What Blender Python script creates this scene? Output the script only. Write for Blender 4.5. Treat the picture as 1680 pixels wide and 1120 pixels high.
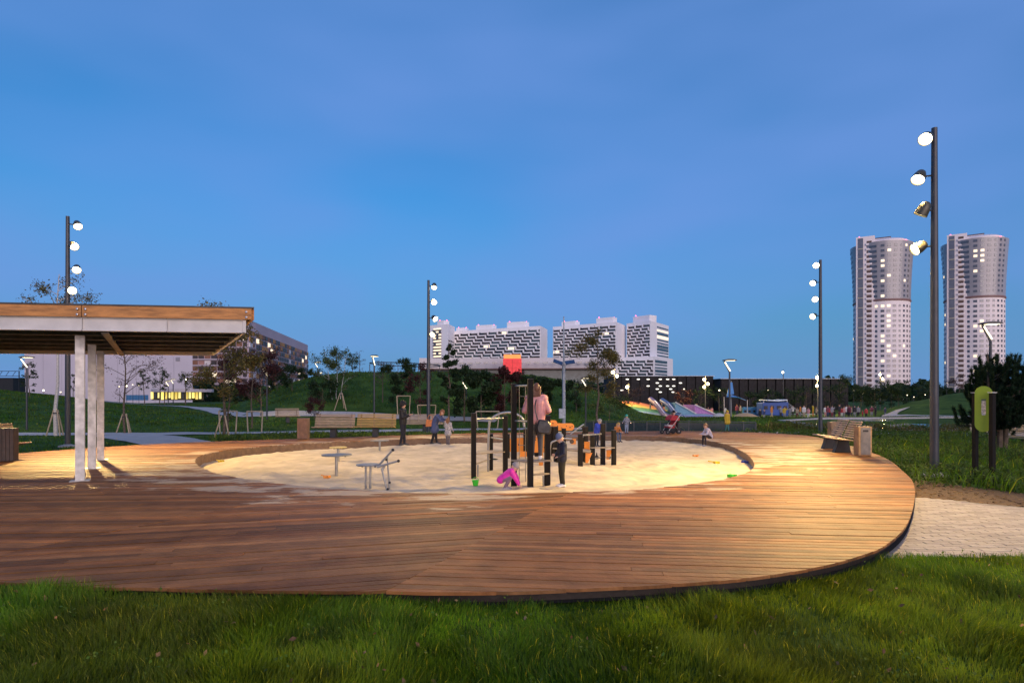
import bpy, bmesh, math, random
import numpy as np
from mathutils import Vector, Matrix, noise as mnoise

for o in list(bpy.data.objects):
    bpy.data.objects.remove(o, do_unlink=True)
SC = bpy.context.scene
COL = SC.collection
R = math.radians
random.seed(7)
NR = np.random.default_rng(11)

# ------------------------------------------------------------------ camera
F, CX, HY, HC = 1000.0, 840.0, 652.0, 1.62      # focal in photo pixels, centre x, horizon y, eye height above the deck
cam = bpy.data.cameras.new('camera')
cam.sensor_width = 36.0
cam.lens = F / 1680.0 * 36.0
cam.shift_y = (HY - 560.0) / 1680.0
cam.clip_start = 0.1
cam.clip_end = 6000
camo = bpy.data.objects.new('camera', cam)
COL.objects.link(camo)
camo.location = (0, 0, HC)
camo.rotation_euler = (R(90), 0, 0)
SC.camera = camo

# ------------------------------------------------------------------ sky, sun, exposure
SUN_EL, SUN_AZ = 9.0, 162.0          # afterglow low behind the photographer
world = bpy.data.worlds.new('World')
SC.world = world
world.use_nodes = True
wn, wl = world.node_tree.nodes, world.node_tree.links
wn.clear()
wout = wn.new('ShaderNodeOutputWorld')
wbg = wn.new('ShaderNodeBackground')
sky = wn.new('ShaderNodeTexSky')
sky.sky_type = 'NISHITA'
sky.sun_disc = False
sky.sun_elevation = R(4.0)            # the sky of the last low sun
sky.sun_rotation = R(SUN_AZ)
sky.altitude = 0
sky.air_density = 1.0
sky.dust_density = 0.6
sky.ozone_density = 4.0
tc = wn.new('ShaderNodeTexCoord')
mp = wn.new('ShaderNodeMapping')
mp.inputs['Scale'].default_value = (0.9, 0.9, 2.6)
mp.inputs['Rotation'].default_value = (0.0, 0.25, 0.5)
cl = wn.new('ShaderNodeTexNoise')
cl.inputs['Scale'].default_value = 2.3
cl.inputs['Detail'].default_value = 2.5
cl.inputs['Roughness'].default_value = 0.45
rp = wn.new('ShaderNodeValToRGB')
rp.color_ramp.elements[0].position = 0.20
rp.color_ramp.elements[0].color = (0, 0, 0, 1)
rp.color_ramp.elements[1].position = 0.72
rp.color_ramp.elements[1].color = (1, 1, 1, 1)
tint = wn.new('ShaderNodeMixRGB')           # blue hour cast over the whole sky
tint.blend_type = 'MULTIPLY'
tint.inputs[0].default_value = 1.0
tint.inputs[2].default_value = (0.50, 1.10, 1.28, 1)
cloud = wn.new('ShaderNodeMixRGB')          # thin high cloud veil
cloud.blend_type = 'MIX'
cloud.inputs[2].default_value = (0.68, 1.32, 3.10, 1)
ml = wn.new('ShaderNodeMath')
ml.operation = 'MULTIPLY'
ml.inputs[1].default_value = 0.85
wl.new(tc.outputs['Generated'], mp.inputs[0])
wl.new(mp.outputs[0], cl.inputs['Vector'])
wl.new(cl.outputs[0], rp.inputs[0])
wl.new(rp.outputs[0], ml.inputs[0])
wl.new(ml.outputs[0], cloud.inputs[0])
# blue cast away from the glow, warm afterglow around the set sun
dt = wn.new('ShaderNodeVectorMath')
dt.operation = 'DOT_PRODUCT'
dt.inputs[1].default_value = (math.sin(R(SUN_AZ)), math.cos(R(SUN_AZ)), 0)
wl.new(tc.outputs['Generated'], dt.inputs[0])
gl = wn.new('ShaderNodeMapRange')
gl.interpolation_type = 'SMOOTHSTEP'
gl.inputs[1].default_value, gl.inputs[2].default_value = -0.1, 0.95
wl.new(dt.outputs['Value'], gl.inputs[0])
tcol = wn.new('ShaderNodeMixRGB')
tcol.inputs[1].default_value = (0.52, 1.12, 1.27, 1)
tcol.inputs[2].default_value = (1.30, 0.90, 0.85, 1)
wl.new(gl.outputs[0], tcol.inputs[0])
wl.new(tcol.outputs[0], tint.inputs[2])
wl.new(sky.outputs[0], tint.inputs[1])
# hazy low air
sx = wn.new('ShaderNodeSeparateXYZ')
wl.new(tc.outputs['Generated'], sx.inputs[0])
hz = wn.new('ShaderNodeMapRange')
hz.interpolation_type = 'SMOOTHSTEP'
hz.inputs[1].default_value, hz.inputs[2].default_value = 0.0, 0.34
hz.inputs[3].default_value, hz.inputs[4].default_value = 0.8, 0.0
wl.new(sx.outputs['Z'], hz.inputs[0])
hcol = wn.new('ShaderNodeMixRGB')
hcol.inputs[1].default_value = (0.42, 1.10, 2.05, 1)
hcol.inputs[2].default_value = (2.6, 1.9, 1.9, 1)
wl.new(gl.outputs[0], hcol.inputs[0])
hm = wn.new('ShaderNodeMixRGB')
wl.new(hz.outputs[0], hm.inputs[0])
wl.new(tint.outputs[0], hm.inputs[1])
wl.new(hcol.outputs[0], hm.inputs[2])
wl.new(hm.outputs[0], cloud.inputs[1])
wl.new(cloud.outputs[0], wbg.inputs[0])
wbg.inputs[1].default_value = 0.135
wl.new(wbg.outputs[0], wout.inputs[0])

sl = bpy.data.lights.new('sun', 'SUN')
sl.energy = 1.5
sl.angle = R(60)
sl.color = (1.0, 0.80, 0.74)
so = bpy.data.objects.new('sun', sl)
COL.objects.link(so)
_a = R(SUN_AZ)
_d = Vector((math.sin(_a) * math.cos(R(SUN_EL)), math.cos(_a) * math.cos(R(SUN_EL)), math.sin(R(SUN_EL))))
so.rotation_euler = _d.to_track_quat('Z', 'Y').to_euler()
so.location = _d * 50

vs = SC.view_settings
vs.view_transform = 'Standard'
vs.look = 'None'
vs.exposure = 0.85
vs.gamma = 1.0
vs.use_curve_mapping = False
SC.render.resolution_x, SC.render.resolution_y = 1024, 682

# ------------------------------------------------------------------ helpers
def U(px, py, z=0.0):
    """ground position (x, y) of a photo pixel lying at height z"""
    d = (HC - z) * F / (py - HY)
    return ((px - CX) / F * d, d)
def UX(px, d): return (px - CX) / F * d
def UZ(py, d): return HC + (HY - py) / F * d

MATS = {}
def M(name, col, rough=0.6, metal=0.0, var=0.25, scale=8.0, bump=0.0, bscale=40.0, emit=None, estr=0.0,
      attr=None, col2=None, spec=0.5, stretch=None, detail=4.0, trans=0.0, transl=0.0):
    if name in MATS: return MATS[name]
    m = bpy.data.materials.new(name)
    m.use_nodes = True
    n, l = m.node_tree.nodes, m.node_tree.links
    b = n['Principled BSDF']
    b.inputs['Roughness'].default_value = rough
    b.inputs['Metallic'].default_value = metal
    b.inputs['Specular IOR Level'].default_value = spec
    if trans: b.inputs['Transmission Weight'].default_value = trans
    c = (*col, 1)
    tcn = n.new('ShaderNodeTexCoord')
    vec = tcn.outputs['Object']
    if stretch:
        mpn = n.new('ShaderNodeMapping')
        mpn.inputs['Scale'].default_value = stretch
        l.new(vec, mpn.inputs[0])
        vec = mpn.outputs[0]
    cur = None
    if var or col2:
        nz = n.new('ShaderNodeTexNoise')
        nz.inputs['Scale'].default_value = scale
        nz.inputs['Detail'].default_value = detail
        l.new(vec, nz.inputs['Vector'])
        mx = n.new('ShaderNodeMixRGB')
        ra = n.new('ShaderNodeMapRange')
        ra.inputs[1].default_value = 0.3
        ra.inputs[2].default_value = 0.7
        l.new(nz.outputs[0], ra.inputs[0])
        l.new(ra.outputs[0], mx.inputs[0])
        mx.inputs[1].default_value = tuple(x * (1 - var) for x in col) + (1,)
        c2 = col2 if col2 else tuple(min(1, x * (1 + var)) for x in col)
        mx.inputs[2].default_value = (*c2, 1)
        cur = mx.outputs[0]
    if attr:                       # per piece tone stored on the faces
        at = n.new('ShaderNodeAttribute')
        at.attribute_name = 'tone'
        m2 = n.new('ShaderNodeMixRGB')
        m2.blend_type = 'MULTIPLY'
        m2.inputs[0].default_value = 1.0
        if cur is not None: l.new(cur, m2.inputs[1])
        else: m2.inputs[1].default_value = c
        l.new(at.outputs['Color'], m2.inputs[2])
        cur = m2.outputs[0]
    if cur is not None: l.new(cur, b.inputs['Base Color'])
    else: b.inputs['Base Color'].default_value = c
    if bump:
        nb = n.new('ShaderNodeTexNoise')
        nb.inputs['Scale'].default_value = bscale
        nb.inputs['Detail'].default_value = 5.0
        l.new(vec, nb.inputs['Vector'])
        bp = n.new('ShaderNodeBump')
        bp.inputs['Strength'].default_value = min(1.0, bump)
        bp.inputs['Distance'].default_value = 0.02
        l.new(nb.outputs[0], bp.inputs['Height'])
        l.new(bp.outputs[0], b.inputs['Normal'])
    if emit:
        b.inputs['Emission Color'].default_value = (*emit, 1)
        b.inputs['Emission Strength'].default_value = estr
    if transl:                     # thin leaf: part of the light passes through
        tr = n.new('ShaderNodeBsdfTranslucent')
        mxs = n.new('ShaderNodeMixShader')
        mxs.inputs[0].default_value = transl
        br_ = n.new('ShaderNodeMixRGB')
        br_.blend_type = 'MULTIPLY'
        br_.inputs[0].default_value = 1.0
        br_.inputs[2].default_value = (1.5, 1.35, .8, 1)
        if cur is not None: l.new(cur, br_.inputs[1])
        else: br_.inputs[1].default_value = c
        l.new(br_.outputs[0], tr.inputs[0])
        l.new(b.outputs[0], mxs.inputs[1])
        l.new(tr.outputs[0], mxs.inputs[2])
        l.new(mxs.outputs[0], n['Material Output'].inputs[0])
    MATS[name] = m
    return m

class MB:
    """collects shapes into ONE mesh"""
    def __init__(s):
        s.v, s.f, s.m, s.t = [], [], [], []
        s.mi = 0
        s.tone = (1, 1, 1)
    def add(s, vs_, fs_):
        o = len(s.v)
        s.v += [tuple(p) for p in vs_]
        for f in fs_:
            s.f.append([i + o for i in f])
            s.m.append(s.mi)
            s.t.append(s.tone)
        return s
    def box(s, c, d, rz=0.0, mat=None):
        x, y, z = d[0] / 2, d[1] / 2, d[2] / 2
        pts = [Vector((a * x, b * y, e * z)) for e in (-1, 1) for b in (-1, 1) for a in (-1, 1)]
        if mat is None: mat = Matrix.Rotation(rz, 3, 'Z')
        c = Vector(c)
        pts = [mat @ p + c for p in pts]
        return s.add(pts, [(0, 2, 3, 1), (4, 5, 7, 6), (0, 1, 5, 4), (2, 6, 7, 3), (0, 4, 6, 2), (1, 3, 7, 5)])
    def beam(s, a, b, w, h, up=(0, 0, 1)):
        a, b = Vector(a), Vector(b)
        d = (b - a)
        L = d.length
        d.normalize()
        u = Vector(up)
        r = d.cross(u)
        if r.length < 1e-4: r = d.cross(Vector((1, 0, 0)))
        r.normalize()
        u = r.cross(d)
        pts = []
        for e in (a, b):
            for (i, j) in ((-1, -1), (1, -1), (1, 1), (-1, 1)):
                pts.append(e + r * (i * w / 2) + u * (j * h / 2))
        return s.add(pts, [(0, 1, 2, 3), (7, 6, 5, 4), (0, 4, 5, 1), (1, 5, 6, 2), (2, 6, 7, 3), (3, 7, 4, 0)])
    def path(s, P, rad, n=8, cap=True):
        P = [Vector(p) for p in P]
        if not hasattr(rad, '__len__'): rad = [rad] * len(P)
        o = len(s.v)
        prev = None
        vs_, fs_ = [], []
        for i, p in enumerate(P):
            t = (P[min(i + 1, len(P) - 1)] - P[max(i - 1, 0)])
            if t.length < 1e-6: t = Vector((0, 0, 1))
            t.normalize()
            if prev is None:
                r = t.cross(Vector((0, 0, 1)))
                if r.length < 1e-3: r = Vector((1, 0, 0))
            else:
                r = prev - t * prev.dot(t)
                if r.length < 1e-4: r = t.cross(Vector((0, 1, 0)))
            r.normalize()
            prev = r
            q = t.cross(r)
            for k in range(n):
                a = 2 * math.pi * k / n
                vs_.append(p + (r * math.cos(a) + q * math.sin(a)) * rad[i])
        for i in range(len(P) - 1):
            for k in range(n):
                a, b = i * n + k, i * n + (k + 1) % n
                fs_.append((a, b, b + n, a + n))
        if cap:
            fs_.append(tuple(range(n - 1, -1, -1)))
            fs_.append(tuple(range((len(P) - 1) * n, len(P) * n)))
        return s.add(vs_, fs_)
    def tube(s, a, b, r0, r1=None, n=8): return s.path([a, b], [r0, r0 if r1 is None else r1], n)
    def lathe(s, prof, n=16, o=(0, 0, 0), mat=None, cap=True):
        o = Vector(o)
        vs_, fs_ = [], []
        for (r, z) in prof:
            for k in range(n):
                a = 2 * math.pi * k / n
                p = Vector((r * math.cos(a), r * math.sin(a), z))
                if mat is not None: p = mat @ p
                vs_.append(p + o)
        for i in range(len(prof) - 1):
            for k in range(n):
                a, b = i * n + k, i * n + (k + 1) % n
                fs_.append((a, b, b + n, a + n))
        if cap:
            fs_.append(tuple(range(n - 1, -1, -1)))
            fs_.append(tuple(range((len(prof) - 1) * n, len(prof) * n)))
        return s.add(vs_, fs_)
    def prism(s, poly, z0, z1, fn=None):
        """poly: (x, y) list counter-clockwise; fn maps (x, y, z) to space"""
        n = len(poly)
        fn = fn or (lambda x, y, z: (x, y, z))
        vs_ = [fn(x, y, z0) for x, y in poly] + [fn(x, y, z1) for x, y in poly]
        fs_ = [tuple(range(n - 1, -1, -1)), tuple(range(n, 2 * n))]
        for i in range(n):
            j = (i + 1) % n
            fs_.append((i, j, j + n, i + n))
        return s.add(vs_, fs_)
    def sphere(s, c, r, nu=10, nv=6, sc=(1, 1, 1), mat=None):
        prof = [(max(1e-4, math.sin(math.pi * i / nv)), -math.cos(math.pi * i / nv)) for i in range(nv + 1)]
        S = Matrix.Diagonal(Vector(sc) * r)
        if mat is not None: S = mat @ S
        return s.lathe(prof, nu, c, S)
    def mesh(s, name, mat=None):
        me = bpy.data.meshes.new(name)
        me.from_pydata(s.v, [], s.f)
        ms = mat if isinstance(mat, (list, tuple)) else [mat]
        for q in ms:
            if q: me.materials.append(q)
        if len(ms) > 1: me.polygons.foreach_set('material_index', s.m)
        if any(t != (1, 1, 1) for t in s.t):
            at = me.attributes.new('tone', 'FLOAT_COLOR', 'FACE')
            arr = np.ones((len(s.f), 4), np.float32)
            arr[:, :3] = np.array(s.t, np.float32)
            at.data.foreach_set('color', arr.ravel())
        return me
    def build(s, name, mat=None, parent=None, smooth=False, bevel=0.0, loc=None):
        me = s.mesh(name, mat)
        if smooth:
            me.polygons.foreach_set('use_smooth', [True] * len(me.polygons))
            me.set_sharp_from_angle(angle=R(40))
        o = bpy.data.objects.new(name, me)
        COL.objects.link(o)
        if parent: o.parent = parent
        if loc is not None: o.location = loc
        if bevel:
            b = o.modifiers.new('bevel', 'BEVEL')
            b.width = bevel
            b.segments = 2
            b.limit_method = 'ANGLE'
        return o

def tag(o, label=None, cat=None, group=None, kind=None):
    if label: o['label'] = label
    if cat: o['category'] = cat
    if group: o['group'] = group
    if kind: o['kind'] = kind
    return o
def thing(name, label, cat, loc=(0, 0, 0), rz=0.0, group=None):
    o = bpy.data.objects.new(name, None)
    o.empty_display_size = 0.2
    COL.objects.link(o)
    o.location = loc
    o.rotation_euler = (0, 0, rz)
    return tag(o, label, cat, group)
def inst(src, parent=None, loc=None, rot=None, scale=None, label=None, group=None):
    """copy of an object sharing its mesh"""
    c = src.copy()
    COL.objects.link(c)
    if parent: c.parent = parent
    if loc is not None: c.location = loc
    if rot is not None: c.rotation_euler = rot
    if scale is not None: c.scale = scale
    if label: c['label'] = label
    if group: c['group'] = group
    return c
def dup(root, loc, rz, label=None, group=None):
    kids = {}
    for q in bpy.data.objects:
        if q.parent: kids.setdefault(q.parent, []).append(q)
    r = inst(root, None, loc, (0, 0, rz), None, label, group)
    for ch in kids.get(root, []):
        c = inst(ch, r)
        for g in kids.get(ch, []): inst(g, c)
    return r
def obj_me(name, me, parent=None, loc=None, rot=None):
    o = bpy.data.objects.new(name, me)
    COL.objects.link(o)
    if parent: o.parent = parent
    if loc is not None: o.location = loc
    if rot is not None: o.rotation_euler = rot
    return o
def np_mesh(name, verts, faces_flat, nper, mat, tone=None):
    """fast mesh: verts (N,3), faces as flat array with nper corners each; tone per face (M,3)"""
    me = bpy.data.meshes.new(name)
    nf = len(faces_flat) // nper
    me.vertices.add(len(verts))
    me.vertices.foreach_set('co', np.asarray(verts, np.float32).ravel())
    me.loops.add(len(faces_flat))
    me.loops.foreach_set('vertex_index', np.asarray(faces_flat, np.int32))
    me.polygons.add(nf)
    me.polygons.foreach_set('loop_start', np.arange(0, nf * nper, nper, dtype=np.int32))
    me.polygons.foreach_set('loop_total', np.full(nf, nper, np.int32))
    me.materials.append(mat)
    if tone is not None:
        at = me.attributes.new('tone', 'FLOAT_COLOR', 'FACE')
        a = np.ones((nf, 4), np.float32)
        a[:, :3] = tone
        at.data.foreach_set('color', a.ravel())
    me.update(calc_edges=True)
    me.validate()
    return me
def catmull(P, n=8, closed=True):
    out = []
    N = len(P)
    for i in range(N if closed else N - 1):
        p0, p1, p2, p3 = (P[(i - 1) % N], P[i], P[(i + 1) % N], P[(i + 2) % N]) if closed else \
            (P[max(i - 1, 0)], P[i], P[i + 1], P[min(i + 2, N - 1)])
        for k in range(n):
            t = k / n
            out.append(tuple(0.5 * (2 * b + (c - a) * t + (2 * a - 5 * b + 4 * c - d) * t * t + (3 * b - a - 3 * c + d) * t ** 3)
                             for a, b, c, d in zip(p0, p1, p2, p3)))
    if not closed: out.append(tuple(P[-1]))
    return out
def inpoly(x, y, poly):
    c = False
    j = len(poly) - 1
    for i in range(len(poly)):
        xi, yi = poly[i]
        xj, yj = poly[j]
        if (yi > y) != (yj > y) and x < (xj - xi) * (y - yi) / (yj - yi) + xi: c = not c
        j = i
    return c
def inpoly_np(X, Y, poly):
    c = np.zeros(X.shape, bool)
    j = len(poly) - 1
    for i in range(len(poly)):
        xi, yi = poly[i]
        xj, yj = poly[j]
        if yi != yj:
            c ^= ((yi > Y) != (yj > Y)) & (X < (xj - xi) * (Y - yi) / (yj - yi) + xi)
        j = i
    return c
def sstep(a, b, x):
    t = np.clip((x - a) / (b - a), 0, 1)
    return t * t * (3 - 2 * t)
def vnoise(x, y, s=1.0, seed=0):
    """smooth value noise on numpy arrays, 0..1"""
    x = np.asarray(x, float) * s + seed * 17.3
    y = np.asarray(y, float) * s - seed * 9.1
    xi, yi = np.floor(x), np.floor(y)
    xf, yf = x - xi, y - yi
    def h(a, b):
        q = np.sin(a * 127.1 + b * 311.7 + seed * 74.7) * 43758.5453
        return q - np.floor(q)
    u, v = xf * xf * (3 - 2 * xf), yf * yf * (3 - 2 * yf)
    return (h(xi, yi) * (1 - u) + h(xi + 1, yi) * u) * (1 - v) + (h(xi, yi + 1) * (1 - u) + h(xi + 1, yi + 1) * u) * v

# ================================================================== ground, deck, sand
DECK = catmull([(12.3, 27.0), (12.45, 24.6), (10.5, 17.6), (8.5, 13.2), (7.2, 10.9), (5.35, 8.2), (4.25, 6.85), (3.45, 6.16), (2.6, 5.68),
                (1.66, 5.36), (0.0, 5.1), (-1.25, 5.1), (-2.9, 5.18), (-5.0, 5.5), (-9.0, 7.0), (-13.0, 9.8), (-15.0, 13.4),
                (-14.5, 17.2), (-13.8, 19.2), (-12.8, 20.9), (-11.0, 22.6), (-8.2, 24.2), (-5.2, 26.0), (-2.2, 27.5), (2.0, 28.6),
                (7.6, 29.6), (10.6, 29.0)][::-1], 6)
# sandpit: a rounded, slightly bean-shaped outline
PIT = catmull([(-.62, 10.3), (1.7, 10.62), (3.4, 11.45), (4.94, 13.0), (6.0, 15.1), (7.0, 18.6), (7.45, 22.2), (6.7, 24.8), (4.3, 25.9), (1.5, 25.5), (-1.6, 24.7),
               (-4.7, 23.5), (-7.6, 21.3), (-8.75, 19.2), (-8.8, 17.4), (-7.95, 15.3), (-6.4, 13.15), (-4.6, 11.65), (-2.56, 10.62)], 6)
PC, PR = (-0.5, 18.2), 7.8
_pa = np.array([math.atan2(y - PC[1], x - PC[0]) for x, y in PIT])
_pr = np.array([math.hypot(x - PC[0], y - PC[1]) for x, y in PIT])
_o = np.argsort(_pa)
_pa, _pr = _pa[_o], _pr[_o]
_pa = np.concatenate([[_pa[-1] - 2 * math.pi], _pa, [_pa[0] + 2 * math.pi]])
_pr = np.concatenate([[_pr[-1]], _pr, [_pr[0]]])
def pit_r(X, Y):
    """radius of the pit outline towards a point, and the point's own share of it"""
    a = np.arctan2(np.asarray(Y) - PC[1], np.asarray(X) - PC[0])
    return np.hypot(np.asarray(X) - PC[0], np.asarray(Y) - PC[1]) / np.interp(a, _pa, _pr)

def lerp_tab(x, xs, ys): return np.interp(x, xs, ys)
def ground_h(X, Y):
    """height of the lawn and its mounds"""
    X, Y = np.asarray(X, float), np.asarray(Y, float)
    base = -0.2 + (0.05 + .085 * sstep(1.5, -2.5, X)) * sstep(9, 6, Y) - 0.85 * sstep(48, 70, Y) * sstep(2, 12, X) - 0.5 * sstep(70, 140, Y) * sstep(2, 20, -X)
    A = X / np.maximum(Y, 1.0)                       # bearing used only to shape the mounds along their length
    px = A * 1000 + 840
    # centre mound: ridge about 60 m away
    rid = lerp_tab(px, [330, 400, 470, 520, 570, 720, 860, 940, 1000, 1050, 1090], [0.0, 0.9, 2.9, 3.7, 4.05, 4.05, 3.9, 3.3, 2.0, 0.5, 0.0])
    m1 = rid * sstep(37, 60, Y) * (1 - 0.75 * sstep(66, 110, Y))
    # left mound
    rl = lerp_tab(px, [-900, -300, 0, 100, 180, 260, 330, 400], [2.4, 2.7, 2.7, 2.1, 1.3, 0.9, 0.8, 0.3])
    m2 = rl * sstep(33, 70, Y) * (1 - 0.8 * sstep(76, 120, Y))
    # right mound
    rr = lerp_tab(px, [1440, 1490, 1560, 1680, 1900, 2600], [0.0, 1.6, 3.0, 4.4, 5.2, 5.2])
    m3 = rr * sstep(58, 90, Y) * (1 - 0.8 * sstep(100, 150, Y))
    n = (vnoise(X, Y, 0.11, 3) - 0.5) * 0.3 * sstep(34, 60, Y)
    near = (vnoise(X, Y, 0.8, 5) - 0.5) * 0.05
    return base + m1 + m2 + m3 + n + near

def grid_mesh(name, xs, ys, zfn, mat):
    X, Y = np.meshgrid(xs, ys)
    Z = zfn(X, Y)
    nx, ny = len(xs), len(ys)
    idx = np.arange(nx * ny).reshape(ny, nx)
    f = np.stack([idx[:-1, :-1], idx[:-1, 1:], idx[1:, 1:], idx[1:, :-1]], -1).reshape(-1)
    me = np_mesh(name, np.stack([X, Y, Z], -1).reshape(-1, 3), f, 4, mat)
    me.polygons.foreach_set('use_smooth', [True] * len(me.polygons))
    return me

m_lawn = M('lawn', (0.042, 0.105, 0.015), 0.95, var=0.5, scale=0.7, col2=(0.075, 0.135, 0.022), bump=1.0, bscale=22, spec=0.1, detail=9)
xs = np.unique(np.concatenate([np.linspace(-2500, -160, 14), np.linspace(-160, 160, 215), np.linspace(160, 2500, 14)]))
ys = np.unique(np.concatenate([np.linspace(-60, 2.0, 8), np.linspace(2.0, 34, 42), np.linspace(34, 130, 150), np.linspace(130, 4000, 26)]))
def lawn_h(X, Y):
    z = ground_h(X, Y)
    # the ground drops away below the deck and the pit
    return np.where(pit_r(X, Y) < 1.16, -0.75, z)
tag(obj_me('lawn', grid_mesh('lawn', xs, ys, lawn_h, m_lawn)), kind='structure')

# ---- deck
deck = thing('wooden_deck', None, None)
deck['kind'] = 'structure'
m_plank = M('deck_plank', (0.245, 0.108, 0.039), 0.5, var=0.22, scale=3.0, stretch=(1, 1, 1), attr=True, bump=0.5, bscale=26, spec=0.14)
# grain along the board: rebuild the noise mapping on a per board direction is costly; a fine groove relief gives the reeded face
def groove(m, k):
    n, l = m.node_tree.nodes, m.node_tree.links
    b = n['Principled BSDF']
    tcn = n.new('ShaderNodeTexCoord')
    uv = n.new('ShaderNodeUVMap')
    mpn = n.new('ShaderNodeMapping')
    mpn.inputs['Scale'].default_value = (1.4, k, 1)
    nz = n.new('ShaderNodeTexNoise')
    nz.inputs['Scale'].default_value = 2.0
    nz.inputs['Detail'].default_value = 6.0
    l.new(uv.outputs[0], mpn.inputs[0])
    l.new(mpn.outputs[0], nz.inputs['Vector'])
    old = b.inputs['Base Color'].links[0].from_socket
    mx = n.new('ShaderNodeMixRGB')
    mx.blend_type = 'MULTIPLY'
    mx.inputs[0].default_value = 1.0
    ra = n.new('ShaderNodeMapRange')
    ra.inputs[1].default_value, ra.inputs[2].default_value = 0.25, 0.75
    ra.inputs[3].default_value, ra.inputs[4].default_value = 0.72, 1.22
    l.new(nz.outputs[0], ra.inputs[0])
    l.new(old, mx.inputs[1])
    l.new(ra.outputs[0], mx.inputs[2])
    # wind-blown sand lying on the boards round the pit: own shape, thickest at the rim
    geo = n.new('ShaderNodeNewGeometry')
    rotn = n.new('ShaderNodeMapping')        # ellipse fitted to the pit outline
    rotn.vector_type = 'TEXTURE'
    rotn.inputs['Location'].default_value = (-0.2, 18.32, 0)
    rotn.inputs['Rotation'].default_value = (0, 0, R(34.7))
    rotn.inputs['Scale'].default_value = (8.82 / 7.5, 7.31 / 7.5, 1)
    l.new(geo.outputs['Position'], rotn.inputs[0])
    sub = n.new('ShaderNodeVectorMath')
    sub.operation = 'LENGTH'
    l.new(rotn.outputs[0], sub.inputs[0])
    dist = n.new('ShaderNodeMapRange')
    dist.inputs[1].default_value, dist.inputs[2].default_value = 7.6, 10.0
    dist.inputs[3].default_value, dist.inputs[4].default_value = 0.535, 0.28
    l.new(sub.outputs['Value'], dist.inputs[0])
    n2 = n.new('ShaderNodeTexNoise')
    n2.inputs['Scale'].default_value = 0.9
    n2.inputs['Detail'].default_value = 9.0
    n2.inputs['Roughness'].default_value = 0.62
    mp2 = n.new('ShaderNodeMapping')
    mp2.inputs['Scale'].default_value = (0.8, 2.2, 1)
    l.new(geo.outputs['Position'], mp2.inputs[0])
    l.new(mp2.outputs[0], n2.inputs['Vector'])
    sb = n.new('ShaderNodeMath')
    sb.operation = 'SUBTRACT'
    l.new(dist.outputs[0], sb.inputs[0])
    l.new(n2.outputs[0], sb.inputs[1])
    mr = n.new('ShaderNodeMapRange')
    mr.inputs[1].default_value, mr.inputs[2].default_value = 0.0, 0.05
    mr.inputs[3].default_value, mr.inputs[4].default_value = 0.0, 0.8
    l.new(sb.outputs[0], mr.inputs[0])
    m3 = n.new('ShaderNodeMixRGB')
    m3.inputs[2].default_value = (0.50, 0.40, 0.29, 1)
    l.new(mr.outputs[0], m3.inputs[0])
    l.new(mx.outputs[0], m3.inputs[1])
    l.new(m3.outputs[0], b.inputs['Base Color'])
    # worn patches vary the gloss
    rr_ = n.new('ShaderNodeMapRange')
    rr_.inputs[3].default_value, rr_.inputs[4].default_value = 0.46, 0.66
    l.new(nz.outputs[0], rr_.inputs[0])
    l.new(rr_.outputs[0], b.inputs['Roughness'])
groove(m_plank, 30)

PITCH, PW, PT = 0.124, 0.108, 0.028
S1a, S1b = (-1.0, 5.26), (0.92, 10.25)
S2a, S2b = (-5.3, 6.35), (-3.56, 10.25)
def side(p, a, b): return (b[0] - a[0]) * (p[1] - a[1]) - (b[1] - a[1]) * (p[0] - a[0])
NB = 0.012
def sector(x, y):
    d1 = side((x, y), S1a, S1b)
    d2 = side((x, y), S2a, S2b)
    return 0 if d1 < 0 else (1 if d2 < 0 else 2)
SECT_ANG = [R(-6), R(15), R(3)]
def ok(x, y, s): return sector(x, y) == s and inpoly(x, y, DECK) and not inpoly(x, y, PIT)
def intervals(v, s, ca, sa):
    """u ranges along the line v where the deck sector is present"""
    out, st, step = [], None, 0.12
    u = -24.0
    O = (0.0, 14.0)
    def P(u): return (O[0] + u * ca - v * sa, O[1] + u * sa + v * ca)
    def refine(a, b, want):
        for _ in range(12):
            mdl = (a + b) / 2
            if ok(*P(mdl), s) == want: b = mdl
            else: a = mdl
        return (a + b) / 2
    prev = False
    while u < 24:
        c = ok(*P(u), s)
        if c and not prev: st = refine(u - step, u, True)
        if prev and not c: out.append((st, refine(u - step, u, False)))
        prev = c
        u += step
    return out
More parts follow.
